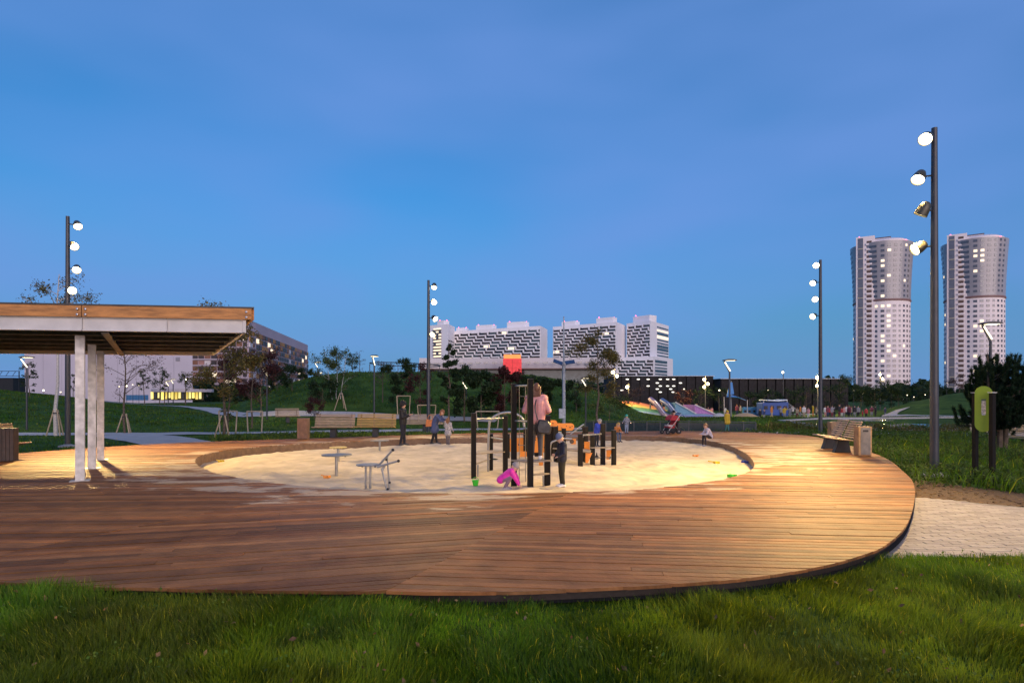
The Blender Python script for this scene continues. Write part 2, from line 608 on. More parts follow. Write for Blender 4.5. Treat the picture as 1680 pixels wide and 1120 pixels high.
# each row is followed on four lines across its width, so board ends take the curve of the edge
boards = []
SUB = 3
for s in range(3):
    ca, sa = math.cos(SECT_ANG[s]), math.sin(SECT_ANG[s])
    for k in range(-132, 145):
        vs4 = [k * PITCH - PW / 2 + PW * j / SUB for j in range(SUB + 1)]
        I = [intervals(v, s, ca, sa) for v in vs4]
        comps, prev = [], {}
        for j in range(SUB):
            cur = {}
            for ia, (a0, a1) in enumerate(I[j]):
                for ib, (b0, b1) in enumerate(I[j + 1]):
                    if min(a1, b1) - max(a0, b0) < .01: continue
                    l0, l1, r0, r1 = a0, b0, a1, b1
                    if abs(l0 - l1) > 1.2: l0 = l1 = max(l0, l1)
                    if abs(r0 - r1) > 1.2: r0 = r1 = min(r0, r1)
                    if r0 - l0 < .01 or r1 - l1 < .01: continue
                    q = (vs4[j], vs4[j + 1], l0, l1, r0, r1)
                    cm_ = prev.get(ia)
                    if cm_ is None:
                        cm_ = []
                        comps.append(cm_)
                    cm_.append(q)
                    cur[ib] = cm_
            prev = cur
        rng = random.Random(k * 7 + s)
        c = -24 + rng.uniform(0, 5.5)
        cuts = []
        while c < 24:
            cuts.append(c)
            c += rng.choice((4.0, 5.0, 6.0))
        for cm_ in comps:
            lo, hi = min(min(q[2], q[3]) for q in cm_), max(max(q[4], q[5]) for q in cm_)
            cc = [-99] + [c for c in cuts if lo + .9 < c < hi - .9] + [99]
            for i in range(len(cc) - 1):
                seg = []
                for (va, vb, l0, l1, r0, r1) in cm_:
                    t = [max(l0, cc[i] + .003), max(l1, cc[i] + .003), min(r0, cc[i + 1] - .003), min(r1, cc[i + 1] - .003)]
                    if t[2] - t[0] > .008 and t[3] - t[1] > .008: seg.append((va, vb, *t))
                if seg: boards.append((s, seg, k))
def board_geo(mb, bd, uvs):
    s, seg, row = bd
    ca, sa = math.cos(SECT_ANG[s]), math.sin(SECT_ANG[s])
    def P(u, w, z): return (u * ca - w * sa, 14 + u * sa + w * ca, z)
    dz = random.uniform(-0.004, 0.004)
    t = max(0.5, min(1.8, random.gauss(1.0, 0.17) * (.72 + .56 * random.Random(row // 3 * 13 + s * 5).random()) * (1.1, .92, .97)[s]))
    w = random.uniform(-0.08, 0.08)
    mb.tone = (t * (1 + w), t, t * (1 - w))
    off = random.uniform(0, 40)
    if all(abs(q[2] - q[3]) < .02 and abs(q[4] - q[5]) < .02 for q in seg) and len(seg) == SUB:
        seg = [(seg[0][0], seg[-1][1], seg[0][2], seg[-1][3], seg[0][4], seg[-1][5])]
    for (va, vb, la, lb, ra, rb) in seg:
        q = [(la, va), (ra, va), (rb, vb), (lb, vb)]
        F5 = [(0, 1, 2, 3), (0, 4, 5, 1), (1, 5, 6, 2), (2, 6, 7, 3), (3, 7, 4, 0)]
        mb.add([P(u, ww, dz) for u, ww in q] + [P(u, ww, dz - PT) for u, ww in q], F5)
        for f in F5:
            for i in f: uvs += [q[i % 4][0] + off, q[i % 4][1] + off]
def finish_boards(mb, uvs, name, parent):
    o = mb.build(name, m_plank, parent)
    if 'tone' not in o.data.attributes: pass
    ul = o.data.uv_layers.new(name='UVMap')
    ul.data.foreach_set('uv', uvs)
    return o
def vis_size(bd):
    s, seg, row = bd
    ca, sa = math.cos(SECT_ANG[s]), math.sin(SECT_ANG[s])
    va, vb, la, lb, ra, rb = seg[0]
    best = 0
    for u in (la, (la + ra) / 2, ra):
        x, y = u * ca - va * sa, 14 + u * sa + va * ca
        if y > 1 and abs(x / y) < 0.88: best = max(best, 1 / (y * y))
    return best * (ra - la) ** 0.5
boards.sort(key=vis_size, reverse=True)
for bd in boards[:300]:
    mb, uvs = MB(), []
    board_geo(mb, bd, uvs)
    finish_boards(mb, uvs, 'plank', deck)
mb, uvs = MB(), []
for bd in boards[300:]: board_geo(mb, bd, uvs)
tag(finish_boards(mb, uvs, 'far_planks', deck), kind='stuff')
# near-black sheet painting shade into the board gaps, fascia round the edge, wooden rim of the pit
m_gapshade = M('gap_shade_dark', (0.012, 0.009, 0.007), 0.9)
m_fascia = M('shadowed_fascia', (0.028, 0.018, 0.013), 0.6, bump=0.3, bscale=30)  # colour darkened to paint in the shadow gap below the deck edge
def ring_wall(loop, z0, z1, t):
    """a thin wall that follows a closed loop; t > 0 thickens inwards"""
    mb = MB()
    n = len(loop)
    ins = []
    for i in range(n):
        a, b = Vector(loop[i - 1]), Vector(loop[(i + 1) % n])
        d = (b - a).normalized()
        ins.append((loop[i][0] - d.y * t, loop[i][1] + d.x * t))
    for i in range(n):
        j = (i + 1) % n
        mb.add([(*loop[i], z0), (*loop[j], z0), (*loop[j], z1), (*loop[i], z1), (*ins[i], z0), (*ins[j], z0), (*ins[j], z1), (*ins[i], z1)],
               [(0, 1, 2, 3), (5, 4, 7, 6), (3, 2, 6, 7), (1, 0, 4, 5)])
    return mb
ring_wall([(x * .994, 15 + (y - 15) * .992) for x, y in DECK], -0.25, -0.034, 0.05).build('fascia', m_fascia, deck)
ring_wall(PIT, -0.75, -0.006, -0.045).build('pit_rim', M('pit_rim_wood', (0.20, 0.115, 0.06), 0.6, bump=0.4, bscale=24), deck)
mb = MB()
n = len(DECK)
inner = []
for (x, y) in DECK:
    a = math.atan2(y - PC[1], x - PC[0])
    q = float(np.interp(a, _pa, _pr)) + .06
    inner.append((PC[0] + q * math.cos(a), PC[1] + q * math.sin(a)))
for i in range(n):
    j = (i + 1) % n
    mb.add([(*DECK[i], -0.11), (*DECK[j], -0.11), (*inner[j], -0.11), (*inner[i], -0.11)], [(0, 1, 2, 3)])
mb.build('gap_shade_sheet', m_gapshade, deck)

# ---- sand
m_sand = M('sand', (0.55, 0.46, 0.34), 0.95, var=0.2, scale=1.6, bump=1.0, bscale=7, spec=0.15, detail=8)
def sand_h(X, Y):
    z = -0.2 + (vnoise(X, Y, 0.35, 2) - 0.5) * 0.10 + (vnoise(X, Y, 1.7, 4) - 0.5) * 0.035 + (vnoise(X, Y, 3.3, 6) - 0.5) * 0.055 + (vnoise(X, Y, 6.0, 8) - 0.5) * 0.055
    r = pit_r(X, Y)
    z = z - 0.10 * sstep(0.86, 1.0, r) * sstep(-3, 4, -(X - PC[0]) + 0.3 * (Y - PC[1]))
    z = z + 0.15 * sstep(0.80, 1.0, r) * sstep(3.5, 7, PC[1] - Y)
    z = z + 0.12 * np.exp(-((X - 1.5) ** 2 + (Y - 14.3) ** 2) / 2.2)
    return z
rs = np.concatenate([np.linspace(0.01, .5, 44), np.linspace(.512, 1.003, 66)])
th = np.linspace(0, 2 * np.pi, 420, endpoint=False)
RR, TT = np.meshgrid(rs, th, indexing='ij')
RR = RR * np.interp((TT + np.pi) % (2 * np.pi) - np.pi, _pa, _pr)
X, Y = PC[0] + RR * np.cos(TT), PC[1] + RR * np.sin(TT)
Z = sand_h(X, Y)
idx = np.arange(RR.size).reshape(RR.shape)
nx = np.roll(idx, -1, axis=1)
f = np.stack([idx[:-1], idx[1:], nx[1:], nx[:-1]], -1).reshape(-1)
me = np_mesh('sand', np.stack([X, Y, Z], -1).reshape(-1, 3), f, 4, m_sand)
me.polygons.foreach_set('use_smooth', [True] * len(me.polygons))
tag(obj_me('sand', me), kind='structure')
SZ = lambda x, y: float(sand_h(np.array(x), np.array(y)))
GZ = lambda x, y: float(ground_h(np.array(x), np.array(y)))

# ================================================================== floodlight masts
m_pole = M('pole_grey', (0.06, 0.062, 0.068), 0.45, metal=0.3, var=0.12)
m_head = M('lamp_head', (0.07, 0.065, 0.045), 0.4, metal=0.3, var=0.1)
m_lens = M('lamp_lens', (0.9, 0.85, 0.7), 0.3, var=0, emit=(1.0, 0.84, 0.50), estr=9)
WARM = (1.0, 0.66, 0.23)
def mast(loc, H, heads, label):
    """heads: (height, azimuth of the aim in degrees, downward tilt, power or 0)"""
    t = thing('floodlight_mast', label, 'lamp post', loc, 0, 'floodlight masts round the sandpit')
    MB().path([(0, 0, 0), (0, 0, H * .55), (0, 0, H)], [0.095, 0.082, 0.062], 14).build('pole', m_pole, t, True)
    MB().lathe([(0.30, -0.2), (0.30, 0.05), (0.16, 0.08), (0.12, 0.1)], 16).build('footing', M('concrete', (0.36, 0.34, 0.31), 0.9, bump=.4), t)
    for (h, az, tilt, pw, side_) in heads:
        ax = Vector((math.sin(R(side_)), math.cos(R(side_)), 0))
        aim = Vector((math.sin(R(az)) * math.cos(R(tilt)), math.cos(R(az)) * math.cos(R(tilt)), -math.sin(R(tilt))))
        c = Vector((0, 0, h)) + ax * 0.30
        rot = aim.to_track_quat('Z', 'Y').to_matrix()
        hd = MB().lathe([(0.045, -0.19), (0.10, -0.15), (0.135, -0.02), (0.15, 0.13), (0.14, 0.13), (0.13, 0.085)], 18, c, rot).build('lamp_head', m_head, t, True)
        MB().path([(0, 0, h), Vector((0, 0, h)) + ax * 0.16, c - aim * 0.1], 0.022, 8).build('bracket', m_pole, hd)
        MB().lathe([(0.128, 0.088), (0.128, 0.096)], 18, c, rot).build('lens', m_lens, hd)
        if pw:
            ld = bpy.data.lights.new('flood', 'SPOT')
            ld.energy = pw
            ld.color = WARM
            ld.spot_size = R(80)
            ld.spot_blend = 1.0
            ld.shadow_soft_size = 0.12
            lo = bpy.data.objects.new('floodlight', ld)
            COL.objects.link(lo)
            lo.parent = t
            lo.location = c + aim * 0.16
            lo.rotation_euler = (-aim).to_track_quat('Z', 'Y').to_euler()
    return t
def az_to(p, q): return math.degrees(math.atan2(q[0] - p[0], q[1] - p[1]))
PW_ = 1000
for (p, H, sd, lab, gain, tgt) in [
    ((-16.4, 22.5), 8.5, 90, 'slim dark mast with four spotlights rising behind the open shelter', 2.4, [(-10.5, 17), (-7, 17.5), (-12, 15.5), (-7, 12)]),
    ((UX(703, 31), 31), 7.8, 90, 'slim dark mast with four spotlights behind the person holding a phone', .75, [(-4, 25), (-1, 22), (2, 24), (-7, 23)]),
    ((UX(1346, 30), 30), 8.6, -90, 'slim dark mast with four spotlights just beyond the twin slatted bench', 1.25, [(6, 13), (3, 20), (10, 17), (4, 22)]),
    ((9.84, 14.2), 8.1, -90, 'tall dark mast with four spotlights in the plant bed beside the green board', 2.3, [(1.0, 6.0), (4.5, 10.5), (7.5, 16.5), (0, 14)])]:
    hs = []
    for i, q in enumerate(tgt):
        h = H - 0.28 - 0.82 * i
        dist = math.hypot(q[0] - p[0], q[1] - p[1])
        hs.append((h, az_to(p, q), math.degrees(math.atan2(h, dist)), PW_ * gain, sd + (-25, 20, -10, 30)[i]))
    mast((p[0], p[1], GZ(*p)), H, hs, lab)

# ================================================================== paving and paths
m_paver = M('paver', (0.40, 0.36, 0.325), 0.85, var=0.12, scale=5, attr=True, bump=0.4, bscale=60, spec=0.2)
m_bed = M('paving_bed', (0.22, 0.19, 0.165), 0.95, bump=0.5)
m_path = M('path_concrete', (0.46, 0.41, 0.37), 0.9, var=0.12, scale=2, bump=0.3, bscale=40)
PATH = [(3.4, 6.7), (6.2, 6.75), (10.5, 6.0), (13.5, 5.2), (14.5, 7.0), (11.0, 8.3), (8.35, 9.85), (7.35, 10.75), (6.6, 11.1), (4.6, 8.3)]
mb = MB()
mb.add([(x, y, -0.155) for x, y in PATH], [tuple(range(len(PATH)))])
paved = mb.build('paved_path', m_bed)
tag(paved, kind='structure')
pl, pw = 0.30, 0.10
cand = []
pa = R(-6)
for i in range(-4, 60):
    for j in range(-12, 70):
        u, v = 4 + i * pl + (j % 2) * pl / 2, 4 + j * pw
        x, y = u * math.cos(pa) - (v - 6) * math.sin(pa), 6 + (u - 6) * math.sin(pa) * 0 + (v - 6) * math.cos(pa) + (u - 6) * math.sin(pa)
        cs = [(x + a * pl / 2, y + b * pw / 2) for a in (-1, 1) for b in (-1, 1)]
        if all(inpoly(*c, PATH) for c in cs): cand.append((x, y))
cand.sort(key=lambda c: c[1] if abs(c[0] / c[1]) < 0.86 else 99 + c[1])
pm = []
for q in range(5):
    b_ = MB()
    t = (0.86, 0.94, 1.0, 1.06, 1.13)[q]
    b_.tone = (t, t * 0.995, t * 0.985)
    x, y, z = pl / 2 - 0.004, pw / 2 - 0.004, 0.012
    b_.add([(-x, -y, 0), (x, -y, 0), (x, y, 0), (-x, y, 0), (-x + .004, -y + .004, z), (x - .004, -y + .004, z), (x - .004, y - .004, z), (-x + .004, y - .004, z)],
           [(4, 5, 6, 7), (0, 1, 5, 4), (1, 2, 6, 5), (2, 3, 7, 6), (3, 0, 4, 7)])
    pm.append(b_.mesh('paver', m_paver))
for (x, y) in cand[:300]:
    obj_me('paver', random.choice(pm), paved, (x, y, -0.152 + random.uniform(-.002, .002)), (0, 0, pa))
mb = MB()
for (x, y) in cand[300:]:
    t = random.uniform(0.86, 1.13)
    mb.tone = (t, t, t * .98)
    mb.box((x, y, -0.147), (pl - 0.01, pw - 0.01, 0.013), pa)
if mb.v: tag(mb.build('far_pavers', m_paver, paved), kind='stuff')

def ribbon(name, pts, w, dz, mat, sub=6):
    """a path that lies on the ground"""
    P = catmull(pts, sub, False)
    mb = MB()
    V = []
    for i, p in enumerate(P):
        a, b = Vector(P[max(i - 1, 0)]), Vector(P[min(i + 1, len(P) - 1)])
        d = (b - a).normalized()
        row = []
        for k in (-1, -.33, .33, 1):
            x, y = p[0] - d.y * w / 2 * k, p[1] + d.x * w / 2 * k
            row.append((x, y, GZ(x, y) + dz))
        V.append(row)
    vs_ = [q for r in V for q in r]
    fs_ = [(i * 4 + k, i * 4 + k + 1, i * 4 + k + 5, i * 4 + k + 4) for i in range(len(V) - 1) for k in range(3)]
    fs_ = [tuple(reversed(f)) for f in fs_]
    return tag(mb.add(vs_, fs_).build(name, mat, smooth=True), kind='structure')
# strip along the lawn behind the shelter, branch to the deck, the climbing path at the back
ribbon('path', [(-60, 30), (-36, 30), (-20, 30.3), (-12, 31.5), (-2, 34.5), (8, 36)], 1.9, 0.03, m_path)
ribbon('path', [(-19, 29.6), (-15.5, 26.5), (-12.2, 23.0)], 2.6, 0.034, m_path)
ribbon('path', [(-1, 40.5), (-10, 42), (-17, 44), (-23, 49), (-30, 60), (-40, 68), (-60, 74)], 1.5, 0.06, m_path, 10)
ribbon('path', [(11.5, 31), (20, 30), (34, 29.5), (60, 31)], 2.2, 0.03, m_path)
ribbon('path', [(50, 78), (44, 70), (52, 62), (75, 60)], 1.6, 0.09, m_path, 10)
# mulch along the paving edge
m_mulch = M('mulch', (0.14, 0.085, 0.04), 0.95, var=0.5, scale=18, bump=1, bscale=50)
mb = MB()
MUL = [(6.9, 10.6), (7.3, 10.5), (8.3, 9.6), (10.9, 8.1), (14.4, 6.8), (15.2, 8.0), (11.6, 9.4), (9.6, 11.2), (8.7, 13.4), (8.55, 13.3), (8.0, 12.3)]
mb.add([(x, y, -0.162) for x, y in MUL], [tuple(range(len(MUL)))])
tag(mb.build('mulch_bed', m_mulch), kind='structure')
m_chip = M('bark_chip', (0.17, 0.10, 0.045), 0.9, var=0.0, attr=True)
mb = MB()
for _ in range(2600):
    x, y = random.uniform(7, 15), random.uniform(7, 13.4)
    if not inpoly(x, y, MUL) or inpoly(x, y, PATH) or inpoly(x, y, DECK): continue
    t = random.uniform(0.5, 1.8)
    mb.tone = (t, t, t * random.uniform(.7, 1))
    rot = Matrix.Rotation(random.uniform(0, 6.3), 3, 'Z') @ Matrix.Rotation(random.uniform(-.6, .6), 3, 'X')
    mb.box((x, y, -0.152 + random.uniform(0, .012)), (random.uniform(.02, .07), random.uniform(.01, .03), .008), mat=rot)
tag(mb.build('bark_chips', m_chip), 'brown bark chips strewn between the deck edge and the plants', 'mulch', kind='stuff')

# water behind the plants on the right
m_water = M('pond_water', (0.10, 0.12, 0.17), 0.12, var=0.1, bump=0.25, bscale=6, spec=0.6)
mb = MB()
WAT = [(18, 33.5), (60, 33), (75, 46), (40, 52), (26, 50), (20, 45)]
mb.add([(x, y, -0.16) for x, y in WAT], [tuple(range(len(WAT)))])
pond = tag(mb.build('pond', m_water), kind='structure')
m_stone = M('kerb_stone', (0.42, 0.40, 0.39), 0.8, bump=.3)
ring_wall(WAT, -0.3, -0.02, -0.35).build('kerb', m_stone, pond)

# ================================================================== open shelter
m_galv = M('galvanised_steel', (0.52, 0.51, 0.50), 0.5, metal=0.35, var=0.28, scale=7, bump=.15, bscale=30)
m_wbeam = M('pale_steel', (0.60, 0.58, 0.55), 0.55, metal=0.15, var=0.12, scale=3)
m_larch = M('larch_board', (0.50, 0.22, 0.06), 0.5, var=0.35, scale=3, stretch=(0.6, 6, 6), bump=.4, bscale=20)
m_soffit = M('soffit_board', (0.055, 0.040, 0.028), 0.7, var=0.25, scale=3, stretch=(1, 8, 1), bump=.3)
m_bolt = M('bolt_steel', (0.7, 0.7, 0.7), 0.3, metal=0.9, var=0)
shelter = thing('shelter', 'open shelter with flat timber edged roof on three steel columns', 'shelter', (0, 0, 0))
FA = Vector((-5.0, 11.7, 0))                  # front right corner
fd = Vector((-1, -0.137, 0)).normalized()     # along the front to the left
sd = Vector((-3.75, 6.4, 0)).normalized()     # along the right side to the back
LEN_F, LEN_S = 11.5, 7.35
def SP(u, v, z): return FA + fd * u + sd * v + Vector((0, 0, z))
ZB, ZM, ZT = 2.86, 3.10, 3.32
def slab(mb, u0, u1, v0, v1, z0, z1):
    P = [SP(u, v, z) for z in (z0, z1) for (u, v) in ((u0, v0), (u0, v1), (u1, v1), (u1, v0))]
    mb.add(P, [(0, 1, 2, 3), (7, 6, 5, 4), (0, 4, 5, 1), (1, 5, 6, 2), (2, 6, 7, 3), (3, 7, 4, 0)])
    return mb
slab(MB(), -0.04, LEN_F, -0.06, LEN_S + .05, ZT, ZT + 0.03).build('roof_sheet', M('roof_flashing', (0.07, 0.065, 0.06), 0.5, metal=.5), shelter)
# timber fascia: separate boards with seams, a bolt plate over each column line
seams = [0.0, 3.0, 6.0, 9.0, LEN_F]
for i in range(4):
    slab(MB(), seams[i] + 0.006, seams[i + 1] - 0.006, -0.05, 0.0, ZM + .012, ZT - 0.002).build('fascia_board', m_larch, shelter)
for a in (0.02, 3.6):
    slab(MB(), -0.05, 0.0, a, a + 3.55, ZM + .012, ZT - 0.002).build('fascia_board', m_larch, shelter)
for u in (0.10, 3.0):
    for du in (-0.07, 0.07):
        for dz in (0.05, 0.15):
            p = SP(u + (du if u > 1 else 0.0), -0.06, ZM + dz)
            if u < 1 and du > 0: continue
            MB().lathe([(0.022, 0), (0.022, 0.014), (0.012, 0.02)], 10, p, Matrix.Rotation(R(90), 3, 'X')).build('bolt', m_bolt, shelter)
# steel perimeter channels: web set back between flanges
def channel(v, t, u0, u1, name='channel'):
    mb = MB()
    slab(mb, u0, u1, v + .03, v + .05, ZB + .015, ZM - .005)
    slab(mb, u0, u1, v, v + .14, ZB, ZB + .014)
    slab(mb, u0, u1, v, v + .14, ZM - .004, ZM + .010)
    return mb.build(name, m_wbeam, shelter)
for u0, u1 in ((0.12, 1.52), (1.53, 3.0), (3.01, 6.0), (6.01, LEN_F - .05)):
    channel(0.0, 1, u0, u1)
for u in (1.525, 3.005, 6.005):
    slab(MB(), u - .008, u + .008, -0.004, .03, ZB + .015, ZM - .005).build('stiffener', m_wbeam, shelter)
slab(MB(), 0.10, 0.16, 0.0, LEN_S, ZB, ZM).build('edge_beam', m_wbeam, shelter)
slab(MB(), 0.10, LEN_F - .05, LEN_S - .1, LEN_S, ZB, ZM).build('edge_beam', m_wbeam, shelter)
# cross purlins and longitudinal I-beam on the columns
for v in (1.2, 2.4, 3.6, 4.8, 6.0):
    mb = MB()
    slab(mb, 0.17, LEN_F - .06, v, v + .012, ZB + .03, ZM - .01)
    slab(mb, 0.17, LEN_F - .06, v - .04, v + .05, ZB + .018, ZB + .03)
    mb.build('purlin', M('purlin_steel', (0.17, 0.165, 0.155), 0.6, metal=.3), shelter)
for u in (2.6, 6.0, 8.8):
    mb = MB()
    slab(mb, u, u + .02, .15, LEN_S - .11, ZB - .02, ZM - .03)
    slab(mb, u - .06, u + .08, .15, LEN_S - .11, ZB - .035, ZB - .02)
    mb.build('main_beam', M('purlin_steel', (0.30, 0.29, 0.27), 0.6), shelter)
for k in range(14):
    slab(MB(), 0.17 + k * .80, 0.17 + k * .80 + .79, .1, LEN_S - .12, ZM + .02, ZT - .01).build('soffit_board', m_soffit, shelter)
for (px, py) in ((131.5, 788), (151, 768), (165, 754)):
    x, y = U(px, py)
    mb = MB()
    rot = Matrix.Rotation(math.atan2(sd.y, sd.x), 3, 'Z')
    def lb(cx_, cy_, dx, dy):
        c = rot @ Vector((cx_, cy_, 0))
        mb.box((x + c.x, y + c.y, (ZB - .036) / 2 + .006), (dx, dy, ZB - .04), mat=rot)
    lb(0.078, 0, .012, .15)
    lb(-0.078, 0, .012, .15)
    lb(0, 0, .143, .010)
    mb.build('column', m_galv, shelter)
    MB().box((x, y, .006), (.32, .32, .012), mat=rot).build('base_plate', m_galv, shelter)

# ================================================================== benches and bins
m_slat = M('bench_slat', (0.44, 0.31, 0.19), 0.55, var=0.25, scale=4, stretch=(1, 7, 7), bump=.3, bscale=20, attr=True)
m_slat_mastlit = M('bench_slat_mastlit', (0.50, 0.31, 0.09), 0.5, var=0.2, scale=4, stretch=(1, 7, 7), bump=.3, bscale=20, attr=True)  # slat colour yellowed to paint in the mast light
m_dark = M('dark_steel', (0.028, 0.028, 0.03), 0.5, metal=.4, var=.15)
def bench(loc, rz, w, label, mat=None, group='slatted lounge benches round the sandpit', low=False):
    """faces local -Y; long side along X"""
    mat = mat or m_slat
    t = thing('slatted_bench', label, 'bench', loc, rz, group)
    prof = [(-0.32 + i * 0.082, 0.43 - i * 0.008) for i in range(7)]
    for k in range(8): prof.append((0.235 + 0.03 * k, 0.42 + 0.064 * (k + .6)))
    for i, (y, z) in enumerate(prof):
        mb = MB()
        q = random.uniform(.85, 1.15)
        mb.tone = (q, q, q)
        if i < 7: mb.box((0, y, z), (w, .060, .032))
        else: mb.box((0, y, z), (w, .026, .043), mat=Matrix.Rotation(R(-26), 3, 'X'))
        mb.build('slat', mat, t, bevel=.005)
    for s in (-1, 1):
        x = s * (w / 2 - .16)
        MB().prism([(-.33, .385), (.17, .34), (.24, .36), (.50, .92), (.47, .935), (.19, .40), (-.33, .412)], -.03, .03,
                   lambda a, b, c: (x + c, a + .015, b)).build('frame', m_dark, t)
    MB().prism([(-.20, 0), (.26, 0), (.20, .35), (-.10, .37), (-.13, .2)], -.11, .11, lambda a, b, c: (c, a, b)).build('pedestal', m_dark, t, bevel=.01)
    return t
def bin_(loc, rz, label, mat, h=.78, w=.36):
    t = thing('litter_bin', label, 'bin', loc, rz, 'timber clad litter bins')
    MB().box((0, 0, h / 2), (w - .06, w - .06, h - .02)).build('liner', m_dark, t)
    for s in range(2):
        for k in range(4):
            x = (-1.5 + k) * (w - .02) / 4
            MB().box((x, (-1, 1)[s] * (w / 2 - .018), h / 2 + .02), ((w - .02) / 4 - .008, .028, h)).build('slat', mat, t)
            MB().box(((-1, 1)[s] * (w / 2 - .018), x * .9, h / 2 + .02), (.028, (w - .08) / 4 - .008, h)).build('slat', mat, t)
    MB().box((0, 0, h + .012), (w - .05, w - .05, .02)).build('lid', m_dark, t)
    return t
# pair facing the pit on the far side
x, y = U(547, 717)
bench((x, y, 0), R(4), 1.62, 'pale slatted bench with its wide backrest beside the timber bin')
x, y = U(616, 716)
bench((x, y, 0), R(4), 1.62, 'golden slatted bench glowing under the mast light beside the paler bench', m_slat_mastlit)
bench((UX(697, 33), 33, GZ(UX(697, 33), 33)), R(4), 2.0, 'greyish slatted bench behind the person holding a phone')
bench((UX(472, 40), 40, GZ(UX(472, 40), 40)), R(25), 1.5, 'small dark slatted bench on the lawn by the far path')
bench((10.05, 19.35, 0), R(-97), .80, 'far half of twin slatted bench between two litter bins')
bench((9.72, 18.05, 0), R(-97), .80, 'near half of twin slatted bench between two litter bins')
x, y = U(1410, 747)
nbin = bin_((x + .08, y - .02, 0), R(-8), 'grey fronted timber bin at the near end of the twin bench', M('bin_timber', (0.35, 0.22, 0.11), .6, bump=.3), .80, .36)
bin_((10.75, 20.3, 0), R(-8), 'timber bin at the far end of the twin bench', M('bin_timber', (0.35, 0.22, 0.11), .6), .80, .36)
MB().box((0, -.182, .42), (.25, .012, .74)).build('front_panel', M('bin_grey', (.16, .15, .15), .5, metal=.3), nbin)
MB().box((0, -.190, .70), (.14, .008, .05)).build('slot', m_dark, nbin)
x, y = U(498, 720)
bin_((x, y, 0), R(4), 'brown timber bin beside the pale bench on the far rim', M('bin_brown', (0.22, 0.12, 0.07), .6, bump=.3), .8, .40)
x, y = U(14, 756)
bin_((x, y, 0), R(20), 'dark litter bin standing by the shelter edge near the lawn', M('bin_dark', (0.05, 0.035, 0.03), .6), .82, .34)
x, y = U(-22, 756)
bench((x, y, 0), R(70), 1.7, 'slatted bench with its end showing beside the dark bin')
x, y = UX(1684, 21), 21
bench((x, y, GZ(x, y)), R(-75), 1.5, 'slatted bench under the pine with its back to the pond')

# ================================================================== sandpit furniture
m_steel = M('brushed_steel', (0.36, 0.36, 0.35), 0.35, metal=.8, var=.15)
m_plate = M('table_plate', (0.20, 0.195, 0.18), 0.45, metal=.4, var=.2)
def sand_table(px, py, wpx, tpy, label, mat=None, legs=1, tilt=0):
    d = (HC + .2) * F / (py - HY)
    x = UX(px, d)
    z0 = SZ(x, d)
    top = UZ(tpy, d)
    r = wpx / 2 / F * d
    t = thing('sand_table', label, 'play table', (x, d, z0), 0, 'round metal sand tables')
    h = top - z0
    rot = Matrix.Rotation(R(tilt), 3, 'Y')
    MB().lathe([(r, -.012), (r + .005, 0), (r, .012)], 28, (0, 0, h), rot).build('tabletop', mat or m_plate, t, True)
    for k in range(legs):
        o = (k - (legs - 1) / 2) * .09
        MB().tube((o, 0, -.2), (o, 0, h - .015), .038 if legs == 1 else .022, n=12).build('leg', m_steel, t, True)
    for a in (-.5, .6): MB().lathe([(.02, -.045), (.02, -.012)], 8, (a * r, 0, h), rot).build('bolt', m_dark, t)
    return t
sand_table(552, 778, 48, 746, 'largest round steel table on one post in the sand')
sand_table(555, 757, 28, 733.5, 'small yellow topped round table behind the largest round table', M('table_yellow', (0.52, 0.40, 0.12), .5, attr=None))
sand_table(623, 738, 30, 722.5, 'round low table nearest the golden bench', None)
sand_table(604, 806, 38, 762, 'grey dish table on twin posts at the near sand edge', M('table_grey', (.22, .23, .24), .5), 2, 0)
d = (HC + .2) * F / (807 - HY)
x = UX(636, d)
dg = thing('sand_digger', 'small steel ride on digger with two raised arms in the sand', 'play digger', (x, d, SZ(x, d)), 0)
def DP(px, py, dy=0.0): return ((px - CX) / F * d - x, dy, UZ(py, d) - SZ(x, d))
hub = DP(620, 764)
for (p, q, dy) in (((620, 764), (644, 738), .04), ((620, 765), (655, 755), -.08)):
    MB().tube(DP(*p, dy), DP(*q, dy), .022, .018, 10).build('arm', m_steel, dg, True)
    MB().sphere(DP(*q, dy), .03, 10, 6).build('grip', m_dark, dg, True)
for (p, q, dy) in (((626, 768), (635, 805), .0), ((634, 748), (638, 807), .07)):
    MB().tube(DP(*p, dy), DP(*q, dy), .017, n=10).build('leg', m_steel, dg, True)
MB().prism([(626, 766), (634, 762), (628, 774)], -.012, .012, lambda a, b, c: (DP(a, b)[0], c, DP(a, b)[2])).build('bucket_plate', m_steel, dg)
for (p, dy) in (((636, 802), 0), ((638, 792), .07), ((633, 754), .05)): MB().sphere(DP(*p, dy), .026, 8, 5).build('joint', m_dark, dg, True)

m_post = M('play_post', (0.010, 0.008, 0.0065), 0.7, var=.3, spec=.2, scale=3, stretch=(4, 4, .5), bump=.3)
m_ply = M('platform_ply', (0.30, 0.24, 0.17), 0.6, var=.2, bump=.2)
m_orange = M('orange_panel', (0.72, 0.24, 0.02), 0.4, var=.08)
def post_xy(px, by):
    d = (HC + .2) * F / (by - HY)
    return UX(px, d), d
def mk_posts(t, specs, O, w=.105):
    out = {}
    for k, (px, ty, by) in specs.items():
        X_, Y_ = post_xy(px, by)
        zt = UZ(ty, Y_)
        out[k] = (X_ - O[0], Y_ - O[1])
        MB().box((X_ - O[0], Y_ - O[1], (zt - .55) / 2 - O[2]), (w, w, zt + .55), R(12)).build('post', m_post, t, bevel=.008)
        MB().box((X_ - O[0], Y_ - O[1], zt + .006 - O[2]), (w + .004, w + .004, .012), R(12)).build('post_cap', m_dark, t)
    return out
